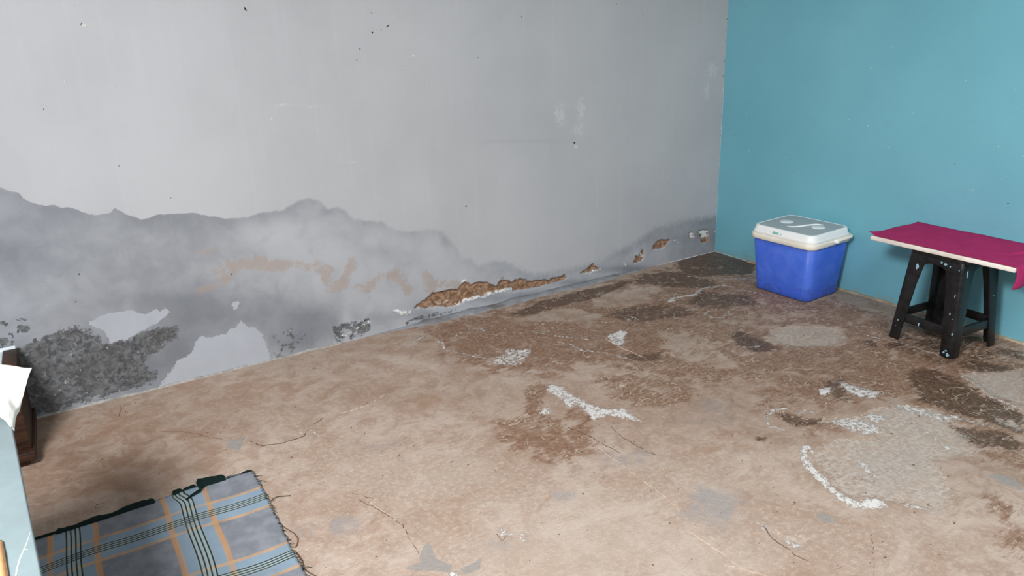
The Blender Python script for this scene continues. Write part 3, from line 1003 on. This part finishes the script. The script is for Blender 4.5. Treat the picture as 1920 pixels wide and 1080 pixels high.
def ribbon(pts, w, seed, z=.0016, jit=.006, gap=.0):
    """a narrow groove line following the floor"""
    r = random.Random(seed)
    P = [FP(p) for p in pts]
    Q = []
    for a, b_ in zip(P[:-1], P[1:]):
        L = np.linalg.norm(b_ - a)
        n = max(2, int(L / .012))
        for i in range(n):
            t = i / n
            Q.append(a + (b_ - a) * t + np.array([r.uniform(-jit, jit), r.uniform(-jit, jit)]) * .5)
    Q.append(P[-1])
    mb = MB()
    vs = []
    for i, q in enumerate(Q):
        d = Q[min(i + 1, len(Q) - 1)] - Q[max(i - 1, 0)]
        d = d / (np.linalg.norm(d) + 1e-9)
        n = np.array([-d[1], d[0]])
        ww = w * (.3 + .9 * r.random()) * (0.3 if i in (0, len(Q) - 1) else 1)
        vs += [(*(q + n * ww), z - .002), (*q, z), (*(q - n * ww), z - .002)]
    fs = []
    for i in range(len(Q) - 1):
        if r.random() < gap:
            continue
        k_ = 3 * i
        fs += [(k_, k_ + 1, k_ + 4, k_ + 3), (k_ + 1, k_ + 2, k_ + 5, k_ + 4)]
    return mb.add(vs, fs)


for i, (pts, w, g) in enumerate([
        ([(297, 809), (341, 810), (375, 815), (394, 821), (419, 824)], .0016, .15),
        ([(469, 827), (491, 836), (528, 831), (569, 818), (578, 806)], .0024, .05),
        ([(587, 796), (606, 784)], .002, 0), ([(673, 937), (700, 951), (730, 968), (755, 985), (770, 1015), (786, 1040)], .0022, .3),
        ([(1633, 1000), (1637, 1030), (1638, 1055), (1637, 1080)], .0022, .35), ([(1060, 800), (1100, 815), (1140, 838), (1165, 850)], .0018, .2),
        ([(1145, 800), (1170, 822), (1210, 845), (1245, 860)], .0016, .3), ([(1430, 985), (1450, 1010), (1490, 1040), (1515, 1052)], .0022, .1),
        ([(228, 760), (224, 782)], .0016, 0), ([(660, 925), (700, 935)], .0012, .3), ([(930, 1000), (940, 1015), (950, 1005)], .0016, 0)]):
    ribbon(pts, w, i, gap=g).build('crack', M_crack, floor)
for i, (pts, w, g) in enumerate([
        ([(1293, 997), (1330, 1022), (1370, 1050), (1407, 1079)], .0022, .05), ([(1300, 985), (1340, 1012), (1380, 1045)], .0012, .4),
        ([(1117, 837), (1170, 875), (1220, 912), (1273, 953)], .0016, .3), ([(1195, 895), (1240, 925), (1290, 975)], .0014, .4),
        ([(1133, 634), (1165, 652), (1207, 670)], .0030, .0), ([(1360, 1060), (1420, 1075), (1450, 1085)], .0016, .2),
        ([(690, 940), (730, 966), (757, 985)], .0022, .2), ([(640, 775), (690, 760), (722, 740)], .0016, .2)]):
    ribbon(pts, w * .65, 50 + i, z=.0020, gap=g).build('scratch', M_ridge, floor)

gm = MB()
for i in range(420):
    for _ in range(40):
        x, y = random.uniform(-4.1, -.3), random.uniform(-2.9, -.1)
        v = RC @ (np.array([x, y, 0]) - CAM)
        if x < -3.40 and y < -.94 or (x > -.50 and -1.20 < y < -.60) or (x > -.52 and y < -1.35):
            continue
        if v[2] > 0 and 70 < 960 + F_PX * v[0] / v[2] < 1930 and 540 + F_PX * v[1] / v[2] < 1090:
            break
    s = random.choice([.0012, .0016, .0022, .003]) * random.uniform(.7, 1.3)
    a = random.random() * 6.28
    ex, ey = s * random.uniform(.8, 2.2), s
    c_, s_ = math.cos(a), math.sin(a)
    vs = [(x + c_ * ex * u - s_ * ey * w, y + s_ * ex * u + c_ * ey * w, z) for u, w, z in
          ((-1, 0, -.001), (0, -1, -.001), (1, 0, -.001), (0, 1, -.001), (-.3, .1, .001 + s), (.4, -.1, .001 + .8 * s))]
    gm.add(vs, [(0, 1, 4), (1, 5, 4), (1, 2, 5), (2, 3, 5), (3, 4, 5), (3, 0, 4)])
grit = gm.build('grit', plain('brown_grit', S(112, 88, 70), .9, .4, 60, .3))
tag(grit, 'fine loose grit scattered across the cement floor', 'grit', kind='stuff')

# ================================================================== COOLER


def rrect(hx, hy, r, z, n=8):
    pts = []
    for cx, cy, a0 in ((hx - r, hy - r, 0), (-hx + r, hy - r, 90), (-hx + r, -hy + r, 180), (hx - r, -hy + r, 270)):
        for i in range(n + 1):
            a = math.radians(a0 + 90 * i / n)
            pts.append((cx + r * math.cos(a), cy + r * math.sin(a), z))
    return pts


def blue_plastic():
    m = NT('blue_plastic')
    n = m.noise(9, 5, .6)
    n2 = m.noise(40, 5, .6)
    col = m.mix(m.ss(.35, .7, n), S(62, 102, 214), S(78, 118, 224))
    col = m.mix(m.ss(.55, .78, n2, 0, .35), col, S(100, 120, 206))
    x, y, z = m.xyz()
    # faded round mark and scuffs on the front
    dy = m.op('SUBTRACT', y, .02)
    dz = m.op('SUBTRACT', z, .20)
    rr = m.op('SQRT', m.add(m.mul(dy, dy), m.mul(dz, dz)))
    ring = m.mul(m.ss(.055, .075, rr), m.ss(.105, .085, rr))
    front = m.ss(-.10, -.13, x)
    col = m.mix(m.mul(m.mul(ring, front), .14), col, S(112, 130, 210))
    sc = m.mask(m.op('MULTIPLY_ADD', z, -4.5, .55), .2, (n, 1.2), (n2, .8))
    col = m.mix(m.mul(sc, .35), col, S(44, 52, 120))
    return m.out(col, m.ss(.3, .7, n2, .36, .5), m.bump(n2, .08, .002), .45)


M_blue = blue_plastic()
M_cream = plain('cream_plastic', S(248, 242, 228), .42, .03, 20, .03, .45, dirt=S(196, 172, 140), dirt_amt=.30)
M_lid = plain('white_plastic', S(250, 251, 250), .38, .02, 15, .03, .5, dirt=S(226, 226, 220), dirt_amt=.3)
M_lidtop = plain('grey_white_plastic', S(178, 182, 182), .42, .04, 18, .05, .45, dirt=S(160, 160, 154), dirt_amt=.5)
M_green = plain('green_ink', S(150, 206, 190), .6, .2, 90, .02)

CO = empty('cooler', (-.222, -.868, .002), math.radians(2.5))
tag(CO, 'blue plastic cooler box with white lid and folded handle against the blue wall', 'cooler')
b = MB()
prof = [(.000, .143, .178, .035), (.006, .149, .185, .04), (.03, .152, .188, .045), (.33, .180, .211, .05), (.333, .176, .207, .048)]
b.loft([rrect(hx, hy, r, z) for z, hx, hy, r in prof])
b.build('body', M_blue, CO, smooth=True)
b = MB()
b.loft([rrect(hx, hy, r, z) for z, hx, hy, r in ((.322, .180, .207, .05), (.322, .190, .217, .055), (.325, .193, .220, .056), (.350, .194, .221, .057),
                                                   (.354, .191, .218, .056), (.354, .17, .20, .05))])
b.build('rim', M_cream, CO, smooth=False, bevel=.0015, angle=50)
b = MB()
b.loft([rrect(hx, hy, r, z) for z, hx, hy, r in ((.352, .178, .205, .05), (.356, .187, .214, .054), (.366, .188, .215, .054), (.369, .184, .211, .052),
                                                   (.374, .182, .209, .05), (.394, .177, .204, .048), (.400, .172, .199, .046), (.401, .167, .194, .042), (.399, .164, .191, .040))])
lid = b.build('lid', M_lid, CO, smooth=False, bevel=.002, angle=50)
b = MB()
b.loft([rrect(.163, .190, .038, .3965), rrect(.163, .190, .038, .3990), rrect(.157, .184, .034, .4002)])
b.build('lid_panel', M_lidtop, lid, bevel=.001)


def disc(mb, cx, cy, z0, z1, r, n=28, taper=.9):
    mb.loft([[(cx + r * math.cos(2 * math.pi * i / n), cy + r * math.sin(2 * math.pi * i / n), z0) for i in range(n)],
             [(cx + r * math.cos(2 * math.pi * i / n), cy + r * math.sin(2 * math.pi * i / n), z1) for i in range(n)],
             [(cx + taper * r * math.cos(2 * math.pi * i / n), cy + taper * r * math.sin(2 * math.pi * i / n), z1 + .0015) for i in range(n)]])
    return mb


for cx, cy in ((0.0, .175 - .075), (0.02, -.098)):
    disc(MB(), cx, cy, .400, .4025, .038).build('cup_ring', M_lid, lid, bevel=.0008)
pts = [(-.085 + .17 * (1 / (1 + math.exp(-(t - .5) * 11))), .035 - .125 * t, .4012) for t in np.linspace(0, 1, 24)]
MB().tube(pts, [.0015 + .004 * math.sin(math.pi * i / 23) for i in range(24)], 8).build('lid_ridge', M_lid, lid, smooth=True)
b = MB()
b.box((-.1885, .015, .372), (-.181, .05, .384)).box((-.1885, -.005, .374), (-.181, .003, .380))
b.build('printed_mark', M_green, lid, bevel=.001)
# carrying handle folded back over the rear edge
bail = [(.008, -.228, .347)] + [(x_, y_, .347) for x_, y_, _ in rrect(.198, .228, .062, 0)[27:36]] + \
       [(x_, y_, .347) for x_, y_, _ in rrect(.198, .228, .062, 0)[0:9]] + [(.008, .228, .347)]
b = MB().tube(bail, .0075, 10)
hd = b.build('handle', M_cream, CO, smooth=True)
for s in (1, -1):
    b = MB()
    n = 18
    y0, y1 = s * .222, s * .246
    b.loft([[(.008 + r * math.cos(2 * math.pi * i / n), y, .346 + r * math.sin(2 * math.pi * i / n)) for i in range(n)]
            for y, r in ((y0, .014), (y0 + s * .012, .013), (y1 - s * .004, .010), (y1, .006))])
    b.build('pivot_knob', M_lid, hd, smooth=False, bevel=.001)

# ================================================================== STOOL


def black_plastic():
    m = NT('black_plastic')
    n = m.noise(30, 5, .65)
    col = m.mix(m.ss(.35, .7, n), S(14, 14, 16), S(30, 30, 32))
    sp = m.ss(.755, .775, m.noise(38, 3, .55))
    col = m.mix(m.mul(sp, .6), col, S(150, 176, 184))
    x, y, z = m.xyz()
    return m.out(col, m.ss(.3, .7, n, .30, .45), m.bump(m.noise(90, 4), .08, .002), .5)


M_black = black_plastic()
M_splash = plain('light_blue_paint', S(150, 190, 204), .6, .2, 90, .2)
ST_ = empty('plastic_stool', (-.274, -1.784, .002), math.radians(-4.6))
tag(ST_, 'black plastic stool spattered with pale paint, carrying the cloth-covered board', 'stool')
HB, HT, ZT = .170, .136, .455            # half footprint, half top, height of the leg tops


def half(z):
    return HB + (HT - HB) * z / ZT


def Lring(sx, sy, z, w, t, n=5):
    h = half(z)
    r = .016
    # outer corner rounded, then the inside of the angle
    pts = [(h - w, h)]
    for i in range(n + 1):
        a = math.radians(90 - 90 * i / n)
        pts.append((h - r + r * math.cos(a), h - r + r * math.sin(a)))
    pts += [(h, h - w), (h - t, h - w), (h - t, h - t), (h - w, h - t)]
    return [(sx * x, sy * y, z) for x, y in pts]


for sx, sy in ((-1, 1), (-1, -1), (1, -1), (1, 1)):
    zs = [0, .15, .30, .40, .455]
    wd = [.058, .064, .072, .084, .110]
    lg = MB().loft([Lring(sx, sy, z, w, .010) for z, w in zip(zs, wd)]).build('leg', M_black, ST_, bevel=.0025, angle=50)
# aprons with arched lower edge and low stretchers, one per side
for k_ in range(4):
    rot = Matrix.Rotation(k_ * math.pi / 2, 4, 'Z')
    n = 24
    rows = []
    for i in range(n + 1):
        u = -1 + 2 * i / n
        zl = .418 - .085 * (1 - math.sqrt(max(0, 1 - abs(u) ** 2.6)))
        zh = .455
        rows.append((u, zl, zh))
    b = MB()
    ringsA = []
    for u, zl, zh in rows:
        xl = u * .088
        yl, yh = half(zl), half(zh)
        ringsA.append([rot @ Vector(p) for p in ((xl, yl - .001, zl), (xl, yh - .001, zh), (xl, yh - .009, zh), (xl, yl - .009, zl))])
    b.loft(ringsA)
    b.build('apron', M_black, ST_, bevel=.001, angle=60)
    b = MB()
    z0, z1 = .098, .142
    h0, h1 = half(z0), half(z1)
    L = h0 - .045
    b.loft([[rot @ Vector(p) for p in ((x, h0 - .004, z0), (x, h1 - .004, z1), (x, h1 - .016, z1), (x, h0 - .016, z0))] for x in (-L, 0, L)])
    b.build('stretcher', M_black, ST_, bevel=.0025)
b = MB()
b.loft([rrect(h, h, .03, z) for z, h in ((.446, .134), (.452, .139), (.464, .139), (.470, .132))])
b.build('seat', M_black, ST_, bevel=.002)
# paint spots: (x,y,z) on the legs, outward axis
for (x, y, z, ax, rr, sv) in [(-.1705, -.148, .016, 'x', .010, 1.3), (-.1700, -.128, .022, 'x', .007, 1.0), (-.1712, -.138, .034, 'x', .006, .7), (-.164, -.150, .12, 'x', .004, 2),
                              (-.152, -.120, .21, 'x', .004, 2.2), (-.156, .085, .385, 'x', .009, 1.8), (-.1440, -.05, .432, 'x', .010, .7), (-.1435, -.03, .436, 'x', .006, 1),
                              (-.1442, -.075, .428, 'x', .005, 1), (-.105, -.1440, .40, 'y', .005, 4.2), (-.1665, .02, .112, 'x', .004, 2.6), (-.150, -.125, .30, 'x', .003, 3),
                              (-.165, .13, .10, 'x', .003, 2), (-.142, -.12, .42, 'x', .003, 1), (-.158, -.135, .19, 'x', .003, 1), (.11, -.155, .26, 'y', .003, 1)]:
    h = half(z)
    loc = (-h - .0002, y, z) if ax == 'x' else (x, -h - .0002, z)
    rot = (0, -math.pi / 2, 0) if ax == 'x' else (math.pi / 2, 0, 0)
    me = chip_mesh('paint_spot', M_splash, 9, int(abs(z) * 1000))
    o = mark(me, ST_, loc, rot, rr * (sv if ax == 'x' else 1), rr * (1 if ax == 'x' else sv), .003)

# ================================================================== BOARD AND RED CLOTH
M_board = plain('white_board', S(248, 240, 230), .55, .05, 40, .1, .35, dirt=S(200, 180, 160), dirt_amt=.4)
b = MB().box((-.428, -2.125, .4735), (-.022, -1.440, .4945))
board = b.build('board', M_board, bevel=.003)
tag(board, 'narrow white board laid across the black stool, under the red cloth', 'board')


def red_cloth():
    m = NT('crimson_fabric')
    n = m.noise(14, 4, .6)
    n2 = m.noise(350, 3, .6)
    col = m.mix(m.ss(.3, .7, n), S(170, 40, 92), S(184, 46, 104))
    col = m.mix(m.ss(.4, .7, n2, 0, .25), col, S(138, 30, 76))
    return m.out(col, .85, m.bump(n2, .2, .001), .2)


nu, nv = 48, 96
ys_end = -2.129
vlen = 0.70 + .088
xs = np.linspace(-.4265, -.018, nu)
vv = np.linspace(0, vlen, nv)
XX, VV = np.meshgrid(xs, vv)
x, v = XX.ravel(), VV.ravel()
y = np.where(v < .70, -1.432 - v, 0)
bend = v >= .697
u01 = (x - xs[0]) / (xs[-1] - xs[0])
zt = .4975 + .0045 * np.maximum(0, fbm(x, v, 9, 3, 91) - .35) + .0022 * np.maximum(0, fbm(x, v, 26, 2, 95) - .3)
# soft folds towards the right end, rolled hem at the front-left corner
zt += .010 * np.exp(-((v - .56 - .25 * (u01 - .4)) / .018) ** 2) * sstep(.35, .7, u01)
zt += .007 * np.exp(-((v - .63 - .15 * (u01 - .4)) / .020) ** 2) * sstep(.2, .6, u01)
zt += .004 * np.exp(-(u01 / .035) ** 2)
zt += .012 * np.exp(-((v) / .02) ** 2) * np.exp(-(u01 / .25) ** 2)
d = np.clip(v - .697, 0, None)
y = np.where(bend, ys_end - .006 - .012 * sstep(0, .06, d) - .004 * np.sin(x * 60) * sstep(0, .08, d), y)
zt = np.where(bend, .500 - d, zt)
x = x - np.where(bend, (1 - u01) ** 3 * .035 * sstep(0, .09, d), 0)
y = y + np.where(v < .697, .006 * np.sin(x * 23) * np.exp(-v / .02), 0)
cloth = grid_mesh('red_cloth', xs, vv, lambda a, c: np.stack([x, y, zt], -1), red_cloth())
so = cloth.modifiers.new('thickness', 'SOLIDIFY')
so.thickness = .0035
so.offset = 1
tag(cloth, 'crimson cloth spread over the white board on the stool, hanging over one end', 'cloth')

# ================================================================== CHECKED RUG
RX0, RX1, RY0, RY1 = -5.12, -3.455, -2.78, -1.000


def rug_material():
    m = NT('checked_cloth')
    at = m.n('ShaderNodeUVMap')
    uvx, uvy, _ = m.xyz(at.outputs[0])

    def per(c, centre, period):
        a = m.op('SUBTRACT', c, centre - period * 40.5)
        return m.op('SUBTRACT', m.op('MODULO', a, period), period / 2)   # -period/2..period/2, 0 at centre

    def line(c, off, hw, sf=.0008):
        dd = m.op('ABSOLUTE', m.op('SUBTRACT', c, off))
        return m.ss(hw + sf, hw - sf, dd)
    U = per(uvx, -3.703, .353)
    V = per(uvy, -1.195, .367)
    n = m.noise(20, 5, .6)
    n2 = m.noise(6, 4, .6)
    weave = m.noise(420, 2, .5)
    col = m.mix(m.ss(.35, .7, n), S(118, 121, 127), S(136, 138, 144))
    bandU, bandV = line(U, 0, .062, .004), line(V, 0, .060, .004)
    col = m.mix(m.mul(m.op('MAXIMUM', bandU, bandV), .75), col, S(134, 156, 172))
    orU = m.op('MAXIMUM', line(U, .066, .0085, .003), line(U, -.066, .0085, .003))
    orV = m.op('MAXIMUM', line(V, .065, .0075, .003), line(V, -.065, .0075, .003))
    col = m.mix(m.mul(orU, m.ss(.3, .7, n2, .5, .85)), col, S(198, 144, 86))
    col = m.mix(m.mul(orV, m.ss(.3, .7, n, .45, .85)), col, S(196, 154, 110))
    bk = None
    for o in (-.0200, -.0067, .0067, .0200):
        l1 = line(U, o, .0023)
        bk = l1 if bk is None else m.op('MAXIMUM', bk, l1)
    for o in (-.0170, -.0057, .0057, .0170):
        bk = m.op('MAXIMUM', bk, line(V, o, .0024))
    pale_ = m.op('MAXIMUM', line(U, 0, .024, .002), line(V, 0, .021, .002))
    col = m.mix(m.mul(pale_, .35), col, S(176, 182, 160))
    col = m.mix(m.mul(bk, .95), col, S(22, 34, 34))
    col = m.mix(m.ss(.52, .72, n2, 0, .35), col, S(112, 106, 102))
    return m.out(col, .92, m.bump(weave, .25, .0012), .15)


M_rug = rug_material()
M_bind = plain('dark_green_felt', S(20, 36, 34), .95, .3, 160, .6, .1)
rxs = steps((RX0, RX1, .010))
rys = steps((RY0, RY1, .010))
A_, B_ = np.meshgrid(rxs, rys)
ra, rb = A_.ravel(), B_.ravel()
edgeR = np.exp(-((RX1 - ra) / .012))
edgeT = np.exp(-((RY1 - rb) / .012))
ra2 = ra + edgeR * .010 * (fbm(rb, rb * 0, 38, 3, 3) - .5) + .003 * np.sin(rb * 9)
rb2 = rb + edgeT * .012 * (fbm(ra, ra * 0, 30, 3, 7) - .5) - .018 * sstep(-3.62, -4.2, ra) * edgeT * 0
rz = .0065 + .006 * np.maximum(0, fbm(ra, rb, 5, 3, 15) - .3) + .006 * np.exp(-(((ra + 3.70) / .05) ** 2 + ((rb + 1.05) / .04) ** 2))


def rug_co(a, c):
    return np.stack([ra2, rb2, rz], -1)


rug_root = empty('rug', (0, 0, 0))
tag(rug_root, 'grey checked cloth mat with orange and black stripes and frayed edges', 'rug')
rug = grid_mesh('cloth', rxs, rys, rug_co, M_rug)
rug.parent = rug_root
uvl = rug.data.uv_layers.new(name='UVMap')
li = np.zeros(len(rug.data.loops), np.int32)
rug.data.loops.foreach_get('vertex_index', li)
# threads pulled aside near the torn spot at the top edge
pull = .022 * np.exp(-(((ra + 3.715) / .045) ** 2)) * sstep(-1.09, -1.015, rb)
uv = np.stack([ra + pull + .004 * np.sin(rb * 14), rb + .006 * np.sin(ra * 7 + .6) + .004 * np.sin(ra * 19)], -1)[li]
uvl.data.foreach_set('uv', uv.astype(np.float32).ravel())
so = rug.modifiers.new('thickness', 'SOLIDIFY')
so.thickness = .004
so.offset = -1
# dark felt backing peeping out along the upper edge


def strip(x0, x1, y0f, y1f, z, seed, name='backing'):
    n = max(6, int((x1 - x0) / .008))
    r = random.Random(seed)
    rings = []
    for i in range(n + 1):
        x_ = x0 + (x1 - x0) * i / n
        e = 1.0 if 0 < i < n else .7
        ya = y0f(x_)
        yb = ya + (y1f(x_) - ya) * e + r.uniform(-.0025, .0025)
        rings.append([(x_, ya, z - .003), (x_, yb, z - .003), (x_, yb, z + .003), (x_, ya, z + .004)])
    return MB().loft(rings).build(name, M_bind, rug_root, bevel=.001)


strip(-3.650, -3.552, lambda x_: -1.016, lambda x_: -.955 - .012 * ((x_ + 3.60) / .05), .0068, 1)
strip(-4.10, -3.795, lambda x_: -1.018, lambda x_: -.990 + .014 * sstep(-4.0, -3.8, np.array(x_)) + .006 * math.sin(x_ * 50), .0068, 2)
strip(-3.735, -3.700, lambda x_: -1.010, lambda x_: -.972, .0070, 3)
strip(-3.700, -3.655, lambda x_: -1.006, lambda x_: -.978 + .01 * (x_ + 3.7) / .05, .0062, 4)
strip(-3.552, -3.455, lambda x_: -1.010, lambda x_: -.996 + .004 * math.sin(x_ * 90), .0062, 5)
strip(-4.25, -4.10, lambda x_: -1.012, lambda x_: -.997, .0062, 6)
# torn flap and tufts
b = MB()
for i in range(5):
    x_ = -3.700 + .012 * i
    b.tube([(x_, -1.075 + .006 * i, .015), (x_ + .012, -1.068 + .008 * i, .020), (x_ + .020, -1.056 + .008 * i, .017)], .0035, 5)
b.build('torn_tuft', M_bind, rug_root, smooth=True)
# frayed threads along the right edge
M_thread = plain('brown_thread', S(92, 78, 58), .9, .2, 100, .1)
for i in range(46):
    y_ = -1.005 - .70 * (i + random.random()) / 46
    L = random.uniform(.006, .018) if random.random() < .85 else .03
    x_ = RX1 - .004
    b = MB().tube([(x_, y_, .010), (x_ + L * .5, y_ + random.uniform(-.004, .004), .009), (x_ + L, y_ + random.uniform(-.010, .006), .0035)], [.0016, .0012, .0006], 4)
    b.build('fringe', M_bind if random.random() < .6 else M_thread, rug_root)


def loose(pixels, r=.0016):
    P = [on_z(p, .004) for p in pixels]
    return MB().tube([tuple(p) for p in P], r, 5).build('loose_thread', M_thread, rug_root, smooth=True)


loose([(494, 934), (505, 941), (512, 935), (520, 931), (545, 929)])
loose([(520, 978), (535, 990), (552, 1000), (559, 1010), (557, 1022), (553, 1026)])
loose([(556, 1036), (566, 1050), (570, 1066), (580, 1074), (592, 1080), (600, 1090)], .002)
loose([(496, 926), (503, 930), (501, 938)], .0014)

# ================================================================== PALE TABLE, PAPER, ORANGE CLOTH
M_top = plain('pale_grey_laminate', S(124, 138, 140), .5, .04, 30, .05, .4, dirt=S(112, 125, 127), dirt_amt=.4)
M_scr = plain('white_scratch', S(222, 228, 226), .7, .05, 60, .05)


def dark_wood():
    m = NT('dark_brown_wood')
    g = m.noise(1.0, 6, .65, vec=m.scale((9, 9, 60)), dist=.6)
    n = m.noise(14, 4, .6)
    col = m.mix(m.ss(.3, .7, g), S(30, 18, 12), S(70, 44, 28))
    col = m.mix(m.ss(.6, .75, n, 0, .4), col, S(98, 66, 42))
    return m.out(col, .6, m.bump(g, .3, .003), .3)


M_dwood = dark_wood()
TB = empty('table', (-4.36, -2.05, 0), math.radians(4.8))
tag(TB, 'pale grey topped table with dark wooden legs at the lower left edge', 'table')
ct, sn = math.cos(math.radians(4.8)), math.sin(math.radians(4.8))


def to_tb(p):
    dx, dy = p[0] + 4.36, p[1] + 2.05
    return (dx * ct + dy * sn, -dx * sn + dy * ct)


ex = (to_tb((-4.054, -1.736))[0] + to_tb((-4.0, -2.382))[0]) / 2      # right edge, local
top = MB().box((ex - .95, -.62, .728), (ex, .63, .750)).build('table_top', M_top, TB, bevel=.003)
for lx in (ex - .90, ex - .10):
    for ly in (-.57, .585):
        MB().loft([[(lx + s1 * w, ly + s2 * w, z) for s1, s2 in ((-1, -1), (1, -1), (1, 1), (-1, 1))] for z, w in ((.0135, .020), (.64, .026), (.728, .026))]).build('leg', M_dwood, TB, bevel=.002)
for ly in (-.57, .585):
    MB().box((ex - .90, ly - .011, .64), (ex - .10, ly + .011, .728)).build('apron', M_dwood, TB, bevel=.001)
for lx in (ex - .90, ex - .10):
    MB().box((lx - .011, -.57, .655), (lx + .011, .585, .728)).build('apron', M_dwood, TB, bevel=.001)
sp = [to_tb(on_z(p, .7508)) for p in ((57, 997), (50, 1018), (45, 1030), (38, 1045), (32, 1065), (29, 1082))]
MB().tube([(q[0], q[1], .7503) for q in sp], [.0003, .0008, .0010, .0012, .0012, .001], 4).build('scratch', M_scr, top)
sp = [to_tb(on_z(p, .7508)) for p in ((44, 1029), (52, 1030))]
MB().tube([(q[0], q[1], .7503) for q in sp], .0008, 4).build('scratch', M_scr, top)

# crumpled white paper on the far corner of the table
M_paper = plain('white_paper', S(240, 238, 230), .8, .03, 12, .2, .2)
nu, nv = 40, 50
uu = np.linspace(0, 1, nu)
vv = np.linspace(0, 1, nv)
U_, V_ = np.meshgrid(uu, vv)
u, v = U_.ravel(), V_.ravel()
c00 = np.array([-4.30, -1.36])
pe = [on_z(p, .765)[:2] for p in ((5, 690), (62, 697), (22, 792))]
pa, pb, pc = pe
pd = pc + (pa - pb) * 2.4 + np.array([-.02, .25])
pa2 = pb + (pa - pb) * 3.4
# four corners: far-left pa2, far-right pb, near-left pd, near-right pc
xy = ((1 - u) * (1 - v))[:, None] * pa2 + (u * (1 - v))[:, None] * pb + ((1 - u) * v)[:, None] * pd + (u * v)[:, None] * pc
xy[:, 0] -= .012 * u * np.sin(math.pi * v)
zz = .7535 + .014 * fbm(u, v, 3.5, 3, 5) * (1 - v * .3) + .010 * np.exp(-(((u - .75) / .12) ** 2 + ((v - .45) / .25) ** 2))
zz += .016 * sstep(.25, .0, v)
over = np.clip(xy[:, 0] + 4.062, 0, None)
zz -= over * 1.2 * sstep(.15, .6, v)
zz = np.maximum(zz, .7525 - 3 * over)
paper = grid_mesh('paper_sheet', uu, vv, lambda a, c: np.stack([xy[:, 0], xy[:, 1], zz], -1), M_paper, flip=True)
so = paper.modifiers.new('thickness', 'SOLIDIFY')
so.thickness = .0012
so.offset = 0
tag(paper, 'crumpled white sheet lying over the far corner of the pale table', 'paper')

M_orange = plain('orange_fabric', S(240, 178, 124), .85, .08, 60, .2, .2)
n_o = 26
us = np.linspace(0, 1, 20)
vs_ = np.linspace(0, 1, n_o)
U_, V_ = np.meshgrid(us, vs_)
u, v = U_.ravel(), V_.ravel()
oe = np.array([on_z(p, .765)[:2] for p in ((0, 1003), (4, 1025), (8, 1050), (13, 1085), (18, 1120))])
ox = np.interp(v, np.linspace(0, 1, 5), oe[:, 0])
oy = np.interp(v, np.linspace(0, 1, 5), oe[:, 1])
xx = ox - .16 * (1 - u) - .03 * (1 - u) * (1 - v)
yy = oy + .01 * (1 - u)
zz2 = .7525 + .014 * np.sqrt(np.clip(1 - (2 * u - 1) ** 2, 0, 1)) * np.sqrt(np.clip(1 - (2 * v - 1) ** 4, 0, 1)) + .002 * fbm(u, v, 6, 2, 4)
oc = grid_mesh('orange_cloth', us, vs_, lambda a, c: np.stack([xx, yy, zz2], -1), M_orange, flip=True)
so = oc.modifiers.new('thickness', 'SOLIDIFY')
so.thickness = .002
so.offset = 1
tag(oc, 'small folded orange cloth on the pale table at the picture edge', 'cloth')

# ================================================================== DARK CHEST BY THE GREY WALL
CB = empty('wooden_chest', (-4.46, -.245, .002), 0)
tag(CB, 'dark brown wooden chest with white top, against the grey wall behind the table', 'chest')


def ring4(x0, x1, y0, y1, z):
    return [(x0, y0, z), (x1, y0, z), (x1, y1, z), (x0, y1, z)]


hw = .302
b = MB()
b.loft([ring4(-hw, hw, -.20, .205, .06), ring4(-hw, hw + .004, -.195, .205, .335)])
b.build('body', M_dwood, CB, bevel=.003)
b = MB().box((-hw - .01, -.222, .026), (hw + .010, .212, .064))
b.build('plinth', M_dwood, CB, bevel=.004)
for lx in (-.26, .26):
    for ly in (-.175, .17):
        MB().loft([ring4(lx - w, lx + w, ly - w, ly + w, z) for z, w in ((0, .022), (.030, .028))]).build('foot', M_dwood, CB, bevel=.002)
M_white = plain('white_laminate', S(226, 234, 238), .5, .03, 20, .05, .4)
tp = MB().box((-hw, -.200, .335), (hw - .044, .195, .349)).build('top', M_white, CB, bevel=.002)
MB().box((-hw, .194, .335), (hw + .002, .207, .362)).build('back_edge', M_white, CB, bevel=.002)
MB().box((hw - .043, -.200, .333), (hw + .008, .194, .352)).build('edge_strip', M_dwood, CB, bevel=.002)
